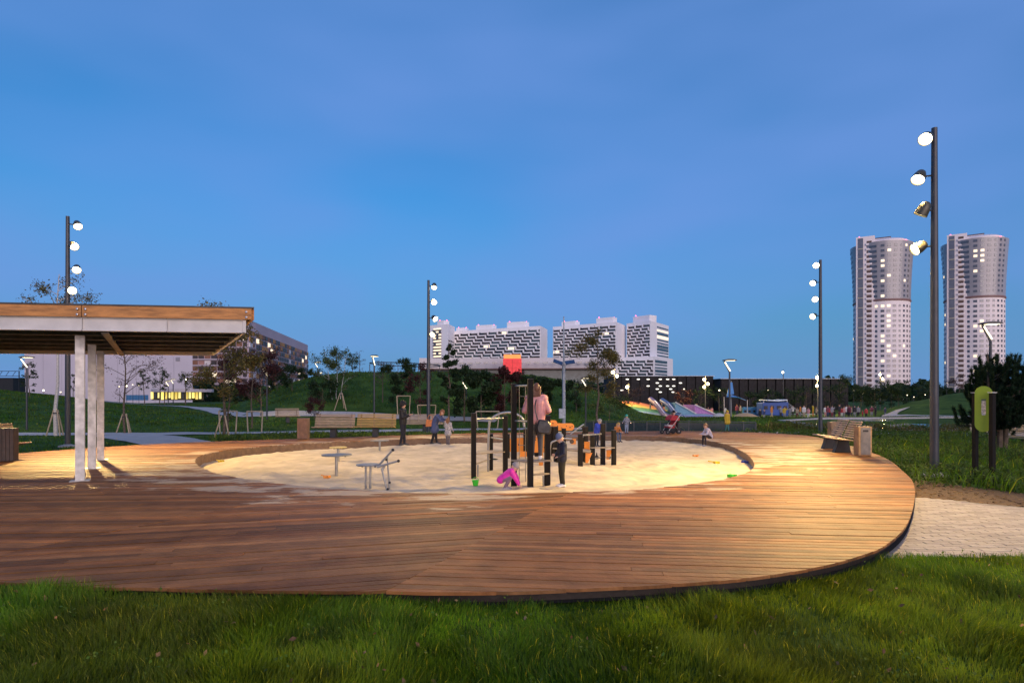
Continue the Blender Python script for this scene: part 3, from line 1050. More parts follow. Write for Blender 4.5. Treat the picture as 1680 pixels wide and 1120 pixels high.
def rung(t, a, b, z, r=.021):
    MB().tube((*a, z), (*b, z), r, n=10).build('rung', m_steel, t, True)
    for p in (a, b): MB().sphere((*p, z), .045, 8, 5, (.7, .7, 1)).build('clamp', m_steel, t, True)
def plat(t, pts, z, th=.022, mat=None):
    MB().prism(pts, z - th, z).build('platform', mat or m_ply, t, bevel=.004)
O = (0.2, 12.4, -0.2)
cf = thing('climbing_frame', 'black post climbing frame with steel rungs carrying the pink jacketed woman', 'climbing frame', O)
P = mk_posts(cf, dict(A=(777, 678, 787), B=(829, 682, 781), C=(805, 712, 773), D=(843, 630, 801), E=(870, 622, 806), Fp=(898, 682, 801)), O)
zz = lambda py, k: UZ(py, P[k][1] + O[1]) - O[2]
rung(cf, P['A'], P['B'], zz(687, 'A'))
rung(cf, P['D'], P['E'], zz(633, 'D'))
rung(cf, P['D'], P['E'], zz(690, 'D'))
rung(cf, P['C'], P['B'], zz(717, 'C'))
z = zz(744, 'A')
plat(cf, [(P['A'][0] - .02, P['A'][1] - .03), (P['B'][0] + .02, P['B'][1] - .03), (P['B'][0] + .02, P['B'][1] + .32), (P['A'][0] + .05, P['A'][1] + .9)][:4], z)
plat(cf, [(P['A'][0] - .02, P['A'][1] + .06), (P['C'][0], P['C'][1] - .02), (P['C'][0] + .05, P['C'][1] + .2), (P['A'][0] - .02, P['A'][1] + .36)], zz(763, 'A'))
MB().tube((P['A'][0] + .08, P['A'][1] + .3, -.1), (P['A'][0] + .08, P['A'][1] + .3, zz(763, 'A') - .02), .02, n=10).build('prop', m_steel, cf)
ZPLAT = UZ(754.5, 12.05)
zp = ZPLAT - O[2]
plat(cf, [(P['D'][0] - .06, P['D'][1] - .1), (P['E'][0] + .0, P['E'][1] - .0), (P['Fp'][0] + .08, P['Fp'][1] - .12), (P['Fp'][0] + .08, P['Fp'][1] + .3), (P['D'][0] - .06, P['D'][1] + .42)], zp, .03)
plat(cf, [(P['E'][0], P['E'][1] + .02), (P['Fp'][0] + .04, P['Fp'][1] - .12), (P['Fp'][0] + .04, P['Fp'][1] + .08), (P['E'][0] + .05, P['E'][1] + .2)], zz(779, 'E'))
MB().tube((P['Fp'][0] - .08, P['Fp'][1] - .02, -.1), (P['Fp'][0] - .08, P['Fp'][1] - .02, zz(780, 'Fp')), .02, n=10).build('prop', m_steel, cf)
def arch(t, pts, y, r=.03, name='hoop'):
    MB().path(catmull([(px_, y, pz_) for px_, pz_ in pts], 8, False), r, 10).build(name, m_steel, t, True)
yb = 14.6
arch(cf, [(UX(px, yb) - O[0], UZ(py, yb) - O[2]) for px, py in ((801, 775), (802, 705), (806, 688), (816, 680), (829, 676.5), (842, 677.5), (856, 685), (860, 700))], yb - O[1])
# hanging rope ladder
for dx in (0, .1):
    px0 = 852 + dx * 100
    MB().path([(UX(px0, 12.3) - O[0], 12.3 - O[1], UZ(y_, 12.3) - O[2]) for y_ in (633, 690, 745, 790)], .007, 6).build('rope', M('rope', (.22, .2, .16), .9), cf)
for py in (650, 670, 712, 730, 770): MB().tube((UX(852, 12.3) - O[0], -.1, UZ(py, 12.3) - O[2]), (UX(862, 12.3) - O[0], -.1, UZ(py, 12.3) - O[2]), .008, n=6).build('rope_step', M('rope', (.22, .2, .16), .9), cf)
# second frame behind, with orange panels
O2 = (2.2, 16.5, -0.2)
c2 = thing('play_counter', 'low black post play counter with steel bars and small orange seats', 'play frame', O2)
P2 = mk_posts(c2, dict(a=(952, 712, 767), b=(972, 715, 763), c=(989, 695, 762), d_=(1007, 706, 763), e=(912, 700, 758), g=(925, 703, 750), h=(961, 700, 752), i=(960, 728, 758)), O2, .11)
z2 = lambda py, k: UZ(py, P2[k][1] + O2[1]) - O2[2]
rung(c2, P2['g'], P2['h'], z2(715, 'g'))
rung(c2, P2['a'], P2['c'], z2(714, 'a'))
rung(c2, P2['c'], P2['d_'], z2(750, 'c'), .015)
rung(c2, P2['b'], P2['c'], z2(751, 'b'), .015)
plat(c2, [(P2['e'][0] - .1, P2['e'][1] - .1), (P2['a'][0] + .25, P2['a'][1] - .08), (P2['b'][0], P2['b'][1] + .2), (P2['e'][0], P2['e'][1] + .25)], z2(741, 'a'), .03)
plat(c2, [(P2['b'][0] - .06, P2['b'][1] - .08), (P2['d_'][0] + .02, P2['d_'][1] - .08), (P2['d_'][0] + .02, P2['d_'][1] + .25), (P2['b'][0] - .06, P2['b'][1] + .25)], z2(733, 'b'), .03)
for (k, dx) in (('a', .18), ('c', .14)):
    p = P2[k]
    MB().prism([(0, 0), (.17, 0), (.06, -.26), (0, -.26)], -.012, .012, lambda a, b, c: (p[0] + dx - .04 + a, p[1] + .02 + c, z2(741 if k == 'a' else 736, k) - .03 + b)).build('bracket_panel', m_orange, c2)
for (px, py, pw_, ph) in ((963, 731, 9, 14), (941, 724, 8, 9)):
    MB().box((UX(px, 16.9) - O2[0], .4, UZ(py, 16.9) - O2[2]), (pw_ / 60, .02, ph / 60)).build('panel', m_orange, c2)
MB().lathe([(.06, -.012), (.06, .012)], 16, (UX(938, 16.4) - O2[0], -.1, UZ(724, 16.4) - O2[2]), Matrix.Rotation(R(90), 3, 'X')).build('dial', M('dial_dark', (.08, .05, .03), .5), c2)
for px in (979, 999):
    MB().lathe([(.045, -.06), (.06, 0), (.02, .05), (.008, .12)], 10, (UX(px, 16.7) - O2[0], .2, UZ(749, 16.7) - O2[2])).build('bell', m_dark, c2)
arch(c2, [(UX(px, 15.2) - O2[0], UZ(py, 15.2) - O2[2]) for px, py in ((903, 770), (903, 731), (911, 722.5), (924, 719), (938, 719.5))], 15.2 - O2[1], .022)
arch(c2, [(UX(px, 17.5) - O2[0], UZ(py, 17.5) - O2[2]) for px, py in ((936, 712), (944, 706), (952, 699.5), (958, 695.5))], 17.5 - O2[1], .022)
O3 = (0.6, 19.0, -0.2)
c3 = thing('orange_play_panel', 'orange perforated play panels on black posts behind the climbing frame', 'play panel', O3)
P3 = mk_posts(c3, dict(a=(833, 712, 752), b=(862, 704, 750), c=(880, 704, 748), d_=(905, 700, 747), e=(958, 700, 744)), O3, .11)
def holed(name, px0, px1, py0, py1, d, rr, holes, mat):
    """rounded board with dark holes plugged by rings"""
    x0, x1 = UX(px0, d) - O3[0], UX(px1, d) - O3[0]
    z1, z0 = UZ(py0, d) - O3[2], UZ(py1, d) - O3[2]
    poly = []
    for (cx_, cz_, a0) in ((x1 - rr, z1 - rr, 0), (x0 + rr, z1 - rr, 90), (x0 + rr, z0 + rr, 180), (x1 - rr, z0 + rr, 270)):
        for k in range(5): poly.append((cx_ + rr * math.cos(R(a0 + k * 22.5)), cz_ + rr * math.sin(R(a0 + k * 22.5))))
    b_ = MB().prism(poly, -.015, .015, lambda a, b, c: (a, d - O3[1] - c, b)).build(name, mat, c3)
    for (u, v, r_) in holes:
        MB().lathe([(r_, -.019), (r_, .019)], 12, (x0 + (x1 - x0) * u, d - O3[1], z0 + (z1 - z0) * v), Matrix.Rotation(R(90), 3, 'X')).build('hole', m_dark, b_)
    return b_
holed('panel', 836, 866, 717, 741, 18.9, .05, [(.15, .2, .03), (.8, .7, .03), (.5, .5, .025), (.2, .8, .02)], m_orange)
holed('panel', 868, 902, 714, 742, 18.9, .05, [(.3, .75, .025), (.75, .3, .03)], m_orange)
holed('wave_board', 908, 942, 694, 706, 18.8, .1, [(.2, .6, .02), (.4, .4, .015), (.62, .6, .015), (.8, .45, .02), (.9, .6, .015)], m_orange)
holed('wave_board', 900, 914, 689, 699, 18.85, .08, [(.5, .5, .02)], m_orange)
holed('panel', 853, 864, 740, 751, 18.4, .03, [], m_orange)
holed('panel', 884, 891, 742, 763, 15.6, .02, [], m_orange)
rung(c3, P3['a'], P3['d_'], UZ(715.5, 18.9) - O3[2], .018)
rung(c3, P3['d_'], P3['e'], UZ(709, 19.2) - O3[2], .018)

# toys lying in the sand
def toy(px, py, r, h, mat, label, name='sand_bucket', tilt=0):
    x, y = U(px, py, -.2)
    t = thing(name, label, 'toy', (x, y, SZ(x, y)))
    rot = Matrix.Rotation(R(tilt), 3, 'X')
    MB().lathe([(r * .7, 0), (r, h), (r * .93, h), (r * .64, .012)], 14, (0, 0, r * .6 if tilt else 0), rot).build('bucket', mat, t, True)
    MB().path([Vector((r * math.cos(a), 0, h * .95 + (0 if tilt else 0) + r * .9 * math.sin(a))) for a in np.linspace(0, math.pi, 9)], .004, 5).build('handle', mat, t)
def mould(px, py, mat, label, sc=1.0):
    x, y = U(px, py, -.2)
    t = thing('sand_mould', label, 'toy', (x, y, SZ(x, y) + .005), random.uniform(0, 3), 'small toys left in the sand')
    poly = [((.075 if k % 2 else .045) * sc * math.cos(k * math.pi / 5), (.075 if k % 2 else .045) * sc * math.sin(k * math.pi / 5)) for k in range(10)]
    MB().prism(poly, 0, .045 * sc).build('star', mat, t)
    MB().tube((.04 * sc, 0, .03), (.2 * sc, .03, .045), .012 * sc, n=6).build('grip', mat, t)
tg = M('toy_green', (.05, .55, .03), .35, var=0)
ty = M('toy_yellow', (.7, .5, .02), .35, var=0)
tb = M('toy_blue', (.04, .05, .35), .35, var=0)
to = M('toy_orange', (.75, .28, .04), .35, var=0)
toy(780, 800, .07, .11, tg, 'bright green toy bucket in the sand by the climbing frame')
mould(1201, 784, tg, 'green sand mould near the right rim of the pit', 1.5)
mould(1176, 761, ty, 'yellow sand mould near the right rim of the pit', 1.3)
mould(1223, 758, tb, 'dark blue sand toy against the right rim', 1.6)
mould(1141, 749, to, 'orange sand toy lying alone in front of the seated child', 1.2)
mould(536, 784, to, 'orange sand toy beside the post of the largest round table', 1.2)
mould(362, 757, ty, 'small yellow toy by the left rim of the pit', 1.2)

# ================================================================== green sign board
x0, x1, ds = UX(1600, 12.9), UX(1628, 12.5), 12.7
sg = thing('sign_board', 'lime green rounded board with small panel between two dark posts', 'sign', ((x0 + x1) / 2, ds, -.2))
m_lime = M('lime_board', (.25, .36, .02), .45, var=.06)
for (x, d_, b_) in ((x0, 12.9, .05), (x1, 12.5, .06)):
    X_ = x - (x0 + x1) / 2
    MB().box((X_, d_ - ds, .86), (.085, .085, 2.1), R(10)).build('post', m_post, sg, bevel=.006)
    MB().box((X_, d_ - ds, 1.925), (.11, .11, .016), R(10)).build('post_cap', M('cap_light', (.6, .6, .55), .4), sg)
w2, zt, zb = .15, UZ(633, ds) + .2, UZ(708, ds) + .2
poly = [(w2 * math.cos(R(a)), zt - w2 + w2 * math.sin(R(a))) for a in range(0, 181, 15)] + [(w2 * math.cos(R(a)), zb + w2 + w2 * math.sin(R(a))) for a in range(180, 361, 15)]
bd = MB().prism(poly, -.014, .014, lambda a, b, c: (a + .0, -c - .12 * a * 8 * .0, b)).build('board', m_lime, sg)
bd.rotation_euler = (0, 0, R(-38))
MB().box((0, -.02, (zt + zb) / 2 + .03), (.075, .006, .27)).build('picture_panel', M('picture', (.62, .55, .42), .5, var=.5, scale=30), bd)
MB().box((0, -.0215, (zt + zb) / 2 + .185), (.078, .008, .04)).build('heading', M('heading', (.12, .16, .1), .5, var=.3, scale=60), bd)
MB().box((0, -.0215, (zt + zb) / 2 - .115), (.06, .008, .025)).build('caption', M('caption', (.6, .6, .6), .5, var=.5, scale=80), bd)

# ================================================================== low rail beyond the deck
fn = thing('low_railing', 'low steel railing with dark glass panes beyond the far deck edge', 'railing', (0, 0, 0))
m_gl = M('rail_glass', (.03, .045, .05), .15, var=.2, spec=.5)
pts = catmull([(UX(960, 33), 33), (UX(1040, 32.2), 32.2), (UX(1130, 31.6), 31.6), (UX(1240, 31.3), 31.3)], 4, False)
for i in range(len(pts)):
    x, y = pts[i]
    g = GZ(x, y)
    MB().box((x, y, g + .27), (.05, .05, .56)).build('post', m_pole, fn)
    if i + 1 < len(pts):
        q = pts[i + 1]
        h = GZ(*q)
        MB().beam((x, y, g + .575), (*q, h + .575), .06, .035).build('handrail', m_pole, fn)
        MB().beam((x * .97 + q[0] * .03, y * .97 + q[1] * .03, g + .28), (x * .03 + q[0] * .97, y * .03 + q[1] * .97, h + .28), .012, .46).build('pane', m_gl, fn)

# ================================================================== far buildings
m_white = M('white_render', (0.86, 0.83, 0.84), 0.7, var=0.05, scale=.05)
m_offw = M('pinkish_render', (0.80, 0.715, 0.70), 0.7, var=0.06, scale=.08)
m_glass = M('window_glass', (0.11, 0.112, 0.125), 0.10, metal=.25, var=0.3, scale=.3, spec=0.9)
m_zg = M('dark_glazing', (0.022, 0.026, 0.034), 0.2, var=0.4, scale=.3, spec=0.3)
m_glassb = M('bluegreen_glass', (0.065, 0.095, 0.105), 0.15, var=0.3, scale=.4, spec=0.4)
m_lit_glint = M('lit_and_glint_window', (0.8, 0.7, 0.5), 0.4, var=0, emit=(1.0, 0.80, 0.52), estr=.6)  # lit rooms; on the towers its glow also paints sunset reflections
m_greycl = M('grey_cladding', (0.30, 0.285, 0.30), 0.28, var=0.08, scale=.5, spec=.7)
m_dglass = M('tower_glass_grey', (0.13, 0.135, 0.16), 0.15, var=.15, scale=.4, spec=.8)
m_redl = M('warning_lamp', (.8, .1, .15), .4, var=0, emit=(1, .12, .25), estr=2.5)

def tower(px, d, dy, label):
    X_ = UX(px, d)
    t = thing('apartment_tower', label, 'tower', (X_, d, -2), math.atan2(-X_, d), 'flared round apartment towers')
    Z = lambda py: UZ(py + dy, d) + 2
    k = d / F
    r0 = 40.2 * k
    zj, zt = Z(497), Z(405)
    MB().lathe([(r0, 0), (r0, zj)], 64).build('wall', m_offw, t, True)
    MB().lathe([(r0 * (1.012 + .11 * s ** 1.6), zj + .01 + (zt - zj) * s) for s in np.linspace(0, 1, 9)], 64).build('flared_crown', m_greycl, t, True)
    MB().lathe([(r0 * 1.02, zj - .7), (r0 * 1.035, zj - .1), (r0 * 1.02, zj + .5)], 64).build('cornice', M('cornice_brown', (.20, .11, .10), .6), t, True)
    rt = r0 * 1.12
    MB().lathe([(rt * .72, zt - .4), (rt * .72, zt + 1.7), (rt * .58, zt + 3.0), (rt * .2, zt + 3.4)], 40, (2.5, 1, 0)).build('roof_drum', m_offw, t, True)
    MB().box((-1, 3, zt + 3.6), (11, 9, 2.4)).build('lift_house', m_offw, t)
    MB().box((-1, 3, zt + 5.0), (11.6, 9.6, .5)).build('lift_house_roof', M('roof_brown', (.10, .07, .08), .6), t)
    for q in ((-11, -12, Z(393)), (-1, 2, zt + 5.6), (12, -8, zt + .6)):
        MB().sphere(q, .45, 8, 5).build('warning_light', m_redl, t)
    # stair and balcony core on the left of the front
    zc = Z(394)
    MB().box((-7.9, -9.6, zc / 2), (9.4, 9.4, zc)).build('core', m_offw, t)
    MB().box((-10.3, -14.4, zc / 2 - .4), (2.6, .25, zc - .8)).build('glazed_strip', m_dglass, t)
    fl = 7.9 * k
    nfl = int(zc / fl)
    dk = MB().box((0, 0, 0), (2.5, .14, fl * .52)).mesh('loggia', M('loggia_dark', (.10, .062, .05), .8))
    pr = MB().box((0, 0, 0), (3.0, .9, fl * .36)).mesh('balcony', m_offw)
    for i in range(nfl):
        z = (i + .5) * fl
        obj_me('loggia', dk, t, (-6.0, -14.32, z + fl * .2))
        obj_me('balcony', pr, t, (-6.1, -14.55, z - fl * .22))
    sl_ = MB().box((0, 0, 0), (2.7, .1, .5)).mesh('spandrel', M('spandrel_pale', (.42, .38, .28), .6))
    for i in range(1, nfl, 2): obj_me('spandrel', sl_, t, (-10.3, -14.55, (i + .5) * fl))
    fr = {}
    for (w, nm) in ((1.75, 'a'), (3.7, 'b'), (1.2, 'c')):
        for mk, mm in (('g', m_glass), ('l', m_lit_glint)):
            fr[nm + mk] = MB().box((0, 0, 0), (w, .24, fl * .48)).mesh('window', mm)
    rng = random.Random(int(px))
    cols = [(-15, 'b'), (2.3, 'a'), (14, 'a'), (26, 'a'), (38, 'c'), (49, 'c'), (60, 'c'), (74, 'c'), (-72, 'c'), (-84, 'c')]
    i = 0
    while True:
        z = (i + .62) * fl
        up = z > zj + .8
        if z > zt - 1.2: break
        if not (zj - 1.2 < z < zj + .8):
            s = max(0, (z - zj) / (zt - zj))
            r = r0 * ((1.012 + .11 * s ** 1.6) if up else 1.0)
            for (a, nm) in cols:
                if up and a > 62: continue
                lit = rng.random() < (.22 if 0 < a < 20 else .03)  # extra glowing panes in these front columns paint in sunset reflections
                aa = R(a)
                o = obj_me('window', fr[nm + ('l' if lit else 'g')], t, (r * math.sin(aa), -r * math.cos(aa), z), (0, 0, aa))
        i += 1
    return t
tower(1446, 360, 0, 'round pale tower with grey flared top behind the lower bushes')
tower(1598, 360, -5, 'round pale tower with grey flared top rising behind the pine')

def block(name, label, P0, P1, P2, z1, nf, mode, L=8.0, ph=0.0, z0=-2.0, mat=None, cat='building', wins=True, uwin=None, cellw=None, group=None, seed=1):
    """P0-P1: front foot line left to right (x, y); P1-P2: right end wall"""
    O = Vector((P0[0], P0[1], z0))
    a = Vector((P1[0] - P0[0], P1[1] - P0[1], 0))
    e = Vector((P2[0] - P1[0], P2[1] - P1[1], 0))
    W, Dp = a.length, e.length
    an, en = a.normalized(), e.normalized()
    nrm = Vector((an.y, -an.x, 0))
    t = thing(name, label, cat, O, 0, group)
    H = z1 - z0
    MB().prism([(0, 0), (a.x, a.y), (a.x + e.x, a.y + e.y), (e.x, e.y)], 0, H).build('wall', mat or m_white, t)
    rot = math.atan2(an.y, an.x)
    rng = random.Random(seed)
    u0, u1 = uwin if uwin else (.8, W - .8)
    fh = (H - 3.0) / nf
    def at(u, w, z): return an * u + nrm * w + Vector((0, 0, z))
    if mode == 'zig':
        cw = cellw or L / 2
        ncell = int((u1 - u0) / cw)
        cw = (u1 - u0) / ncell
        meshes = [MB().box((0, 0, 0), (cw * .985, .2, fh * .96)).mesh('window', m_) for m_ in (m_zg, m_glassb, m_lit_glint, M('loggia_shade', (.055, .05, .055), .7))]
        for i in range(nf):
            for j in range(ncell):
                r = rng.random()
                k = 2 if r < .012 else (1 if r < .36 else (3 if r < .7 else 0))
                obj_me('window', meshes[k], t, at(u0 + (j + .5) * cw, .08, (i + .5) * fh), (0, 0, rot))
        nb = int((u1 - u0) / L) + 2
        for k in range(0, int((nf + nb) / 1.3) + 2):
            mb = MB()
            u = u0
            pk_ = ph - .3 * k
            while u < u1 - .05:
                idx = math.floor((u - u0) / L + pk_)
                un = min(u1, u0 + (idx + 1 - pk_) * L)
                fz = k - idx
                if 0 <= fz <= nf:
                    c = at((u + un) / 2, .45, fz * fh)
                    mb.box(c, (un - u, .7, fh * .36), rot)
                    if fz - 1 >= 0 and un < u1 - .3:
                        c = at(un - .35, .47, (fz - .5) * fh)
                        mb.box(c, (1.35, .74, fh * .95), rot)
                u = un + 1e-4
            if mb.v: mb.build('balcony_band', m_white, t)
    elif mode == 'strip':
        ws, wl = [MB().box((0, 0, 0), ((u1 - u0) / 3 * .9, .2, fh * .55)).mesh('window', m_) for m_ in (m_glass, m_lit_glint)]
        bl = MB().box((0, 0, 0), (u1 - u0 + .6, 1.0, fh * .36)).mesh('balcony', M('balcony_brown', (.13, .11, .11), .7))
        for i in range(nf):
            for j in range(3): obj_me('window', wl if rng.random() < .72 else ws, t, at(u0 + (j + .5) * (u1 - u0) / 3, .06, (i + .66) * fh), (0, 0, rot))
            obj_me('balcony', bl, t, at((u0 + u1) / 2, .5, (i + .22) * fh), (0, 0, rot))
    # roof edge and red warning lights
    return t, at, W, Dp, H, an, en, nrm, rot, fh
def roof_box(t, at, en, u, v, w, dp, h, z, rot, name='roof_house'):
    c = at(u, 0, z + h / 2) + en * v
    MB().box(c, (w, dp, h), rot).build(name, m_white, t)
    for s in (-1, 1):
        MB().sphere(c + Vector((s * w * .42, 0, h / 2 + .5)), .55, 6, 4).build('warning_light', m_redl, t)
def PP(px, d): return (UX(px, d), d)
GRP = 'white apartment blocks with stepped balconies'
b, at, W, Dp, H, an, en, nrm, rot, fh = block('apartment_block', 'long white block with stepped balcony bands above the red kiosk block', PP(745, 605), PP(887, 560), PP(898, 590), 67.5, 22, 'zig', 8.2, .3, group=GRP, seed=3, cellw=6.6)
for (f_, w, h) in ((.07, 9, 3.4), (.36, 18, 4.6), (.73, 19, 5.6)): roof_box(b, at, en, W * f_, 8, w, 9, h, H, rot)
b, at, W, Dp, H, an, en, nrm, rot, fh = block('apartment_block', 'slim white block with lit stairwell windows at the end of the row', PP(705, 592), PP(735, 578), PP(746, 604), 71.5, 24, 'strip', uwin=(5, 15), group=GRP, seed=4)
roof_box(b, at, en, W * .66, 6, 8, 8, 4.0, H, rot)
for i in range(20):
    for j in range(3):
        c = at(W, 0, (i + .7) * fh) + en * (4 + j * 7.5)
        MB().box(c, (5.0, .5, fh * .5), math.atan2(en.y, en.x)).build('window', m_glass, b)
b, at, W, Dp, H, an, en, nrm, rot, fh = block('apartment_block', 'white block with stepped balconies behind the willow and the solar mast', PP(907, 600), PP(1011, 560), PP(1027, 592), 71.2, 24, 'zig', 8.0, .6, group=GRP, seed=5, cellw=6.2)
for (f_, w, h) in ((.25, 15, 4.6), (.82, 17, 5.2)): roof_box(b, at, en, W * f_, 8, w, 9, h, H, rot)
b, at, W, Dp, H, an, en, nrm, rot, fh = block('apartment_block', 'tallest white block with stepped balconies and green glass end bays', PP(1028, 585), PP(1067, 562), PP(1097, 604), 72.6, 24, 'zig', 7.0, .2, group=GRP, seed=6, cellw=5)
for (f_, w, h) in ((.62, 20, 6.0),): roof_box(b, at, en, W * f_, 9, w, 10, h, H, rot)
for i in range(24):
    if i < 11: continue
    c = at(W, .0, (i + .6) * fh) + en * (Dp * .66)
    MB().box(c, (Dp * .62, .5, fh * (.86 if i % 4 in (0, 1) else .42)), math.atan2(en.y, en.x)).build('window', m_lit_glint if i in (20, 22) else m_glassb, b)
b, at, W, Dp, H, an, en, nrm, rot, fh = block('apartment_block', 'low white block with stepped balconies and a red vertical sign', PP(984, 572), PP(1073, 552), PP(1104, 588), 38.8, 13, 'zig', 7.4, .4, group=GRP, seed=7, cellw=6)
for i in range(13):
    c = at(W, .0, (i + .6) * fh) + en * (Dp * .36)
    MB().box(c, (Dp * .62, .5, fh * (.86 if i % 3 == 0 else .42)), math.atan2(en.y, en.x)).build('window', m_glassb, b)
for k in range(7):
    c = at(W, .4, 21.5 - k * 1.75) + en * (Dp * .38)
    MB().box(c, (3.0, .6, 1.2), math.atan2(en.y, en.x)).build('sign_mark', M('sign_red', (.6, .04, .10), .5, emit=(1, .1, .2), estr=.5), b)

# podium mall with the red block
mall = thing('shopping_podium', 'long pale podium building with dark window slots below the white blocks', 'building', (0, 430, -2))
zt = UZ(588, 430) + 2
zm = UZ(605, 430) + 2
MB().prism([(UX(690, 430), -6), (UX(760, 430), -2), (UX(1000, 430), -14), (UX(1000, 430), 30), (UX(690, 430), 30)], zm, zt).build('upper_wall', M('podium_pale', (.60, .57, .58), .7), mall)
MB().prism([(UX(690, 430), 0), (UX(1000, 430), -8), (UX(1000, 430), 29), (UX(690, 430), 29)], 0, zm - .02).build('glass_base', m_glassb, mall)
MB().prism([(UX(690, 430), -9), (UX(760, 430), -6), (UX(1003, 430), -18), (UX(1003, 430), 0), (UX(690, 430), 0)], zm - .9, zm - .03).build('canopy', M('canopy_brown', (.12, .07, .06), .6), mall)
for k in range(22):
    x = UX(705 + k * 13.4, 430)
    MB().box((x, -9 - (k * .35 if k > 5 else -2), zm + 3.5), (3.4, 3.0, 1.2)).build('window_slot', m_glass, mall)
for k in range(40):
    x = UX(702 + k * 7.4, 430)
    MB().box((x, -8.2, 3.2), (2.2, 1.0, 3.4)).build('shop_window', m_lit_glint if k % 5 == 2 else m_glass, mall)
rk = thing('red_block', 'glowing red panelled block in front of the pale podium', 'kiosk', (UX(840.5, 405), 405, -2))
m_redp = M('red_panel', (.62, .02, .03), .45, var=.2, scale=.6, emit=(1, .05, .05), estr=.22)
zb, z1, z2 = UZ(620, 405) + 2, UZ(588.5, 405) + 2, UZ(582, 405) + 2
for i in range(2):
    for j in range(4):
        MB().box(((-3.1, 3.1)[i], 0, zb + (z1 - zb) * (j + .5) / 4), (6.0, 8, (z1 - zb) / 4 - .12)).build('panel', m_redp, rk)
MB().box((0, .2, z1 / 2), (12, 7.6, z1 - .3)).build('core', M('red_core', (.3, .02, .02), .6), rk)
MB().box((0, 0, (z1 + z2) / 2), (11.2, 7, z2 - z1)).build('lit_crown', M('red_crown', (.7, .15, .03), .5, var=.3, scale=.5, emit=(1, .22, .05), estr=.8), rk)

# hotel with the sloping top on the left
m_lil = M('lilac_render', (.50, .41, .46), .7, var=.06, scale=.05)
dl, dr = 320.0, 480.0
hx0, hx1 = UX(408, dl), UX(505, dr)
hotel = thing('hotel_building', 'long hotel with a sloping roofline and a grid of coloured bays', 'building', (hx0, dl, -2))
ux, uy = hx1 - hx0, dr - dl
Wd = math.hypot(ux, uy)
ang = math.atan2(uy, ux)
zl, zr = UZ(524, dl) + 2, UZ(566, dr) + 2
nrm = Vector((math.sin(ang), -math.cos(ang), 0))
def HP(u, w, z): return Vector((math.cos(ang) * u, math.sin(ang) * u, z)) + nrm * w
mb = MB()
back = Vector((-90, 10, 0))
pts = [HP(0, 0, 0), HP(Wd, 0, 0), HP(Wd, 0, zr), HP(0, 0, zl)]
v = pts + [p + back for p in pts]
mb.add(v, [(0, 1, 2, 3), (7, 6, 5, 4), (4, 5, 1, 0), (3, 2, 6, 7), (1, 5, 6, 2), (4, 0, 3, 7)])
mb.build('wall', m_lil, hotel)
bay = {}
for nm, c in (('d', (.045, .035, .035)), ('o', (.45, .22, .06)), ('b', (.22, .10, .06)), ('w', (.65, .6, .6)), ('p', (.36, .19, .16))):
    bay[nm] = M('bay_' + nm, c, .6 if nm != 'd' else .45, var=.15, scale=.3)
nr, nc = 12, 26
rh = 3.2
rng = random.Random(5)
bm_ = {k: MB().box((0, 0, 0), (Wd / nc * .80, .8, rh * .72)).mesh('bay', v_) for k, v_ in bay.items()}
bm_['l'] = MB().box((0, 0, 0), (Wd / nc * .80, .8, rh * .72)).mesh('bay', m_lit_glint)
for r_ in range(nr):
    for c_ in range(nc):
        u, z = (c_ + .5) * Wd / nc, (r_ + .5) * rh + 1
        stepz = zl + (zr - zl) * (math.floor(c_ / 6.5) + 1) * 6.5 / nc - 1.6
        if z > stepz: continue
        k = rng.choices('dobwpl', (40, 16, 14, 6, 10, 3))[0]
        obj_me('bay', bm_[k], hotel, HP(u, .2, z), (0, 0, ang))
bl = MB().box((0, 0, 0), (Wd, .5, .4)).mesh('floor_band', M('band_lilac', (.5, .43, .48), .7))
for r_ in range(9): obj_me('floor_band', bl, hotel, HP(Wd / 2, .55, r_ * rh + 1), (0, 0, ang))
# its front with long balcony bands
fw = UX(408, dl) - UX(314, dl)
for r_ in range(11):
    z = r_ * rh + 1
    MB().box((-fw / 2 - .4, -.3 + 5.2, z + .3), (fw, 11, .55)).build('balcony_slab', M('band_lilac', (.5, .43, .48), .7), hotel)
    for q in range(9):
        k = rng.choices('dbpwl', (50, 15, 12, 5, 6))[0]
        MB().box((-fw + (q + .5) * fw / 9, .3, z + rh * .55), (fw / 9 * .84, .4, rh * .66)).build('bay', m_lit_glint if k == 'l' else bay[k], hotel)
MB().box((-fw / 2 - .5, 6, zl / 2 - .5), (fw - .6, 10.8, zl - 1)).build('front_wall', m_lil, hotel)

# plain exhibition hall with lit foot
hall = thing('exhibition_hall', 'huge plain lilac grey hall with a glowing yellow foyer at its foot', 'building', (UX(178, 210), 210, -2))
ht = UZ(556, 210) + 2
w_ = UX(316, 210) - UX(40, 210)
for k in range(9):
    xa, xb = -w_ / 2 + k * w_ / 9 + .03, -w_ / 2 + (k + 1) * w_ / 9 - .03
    MB().prism([(xa, 0), (xb, 0), (xb - 16, 28), (xa - 16, 28)], 0, ht).build('wall_panel', M('hall_panel', (.50, .46, .53), .6, var=.05, scale=.1), hall)
for (px, py) in ((40, 600), (292, 589), (152, 602)): MB().box((UX(px, 210) - UX(178, 210), -.06, UZ(py, 210) + 2), (1.4, .3, 1.3)).build('vent', M('vent_grey', (.25, .24, .28), .6), hall)
fo = MB().prism(catmull([(UX(255, 170), 0), (UX(290, 170), -3), (UX(330, 170), -2), (UX(345, 170), 4), (UX(300, 170), 8), (UX(255, 170), 6)], 4), UZ(643, 170), UZ(638, 170))
foyer = thing('foyer', 'low curved foyer with yellow lit glazing at the foot of the hall', 'building', (0, 168, 0))
fo.build('roof', M('foyer_roof', (.42, .38, .42), .6), foyer)
rng = random.Random(9)
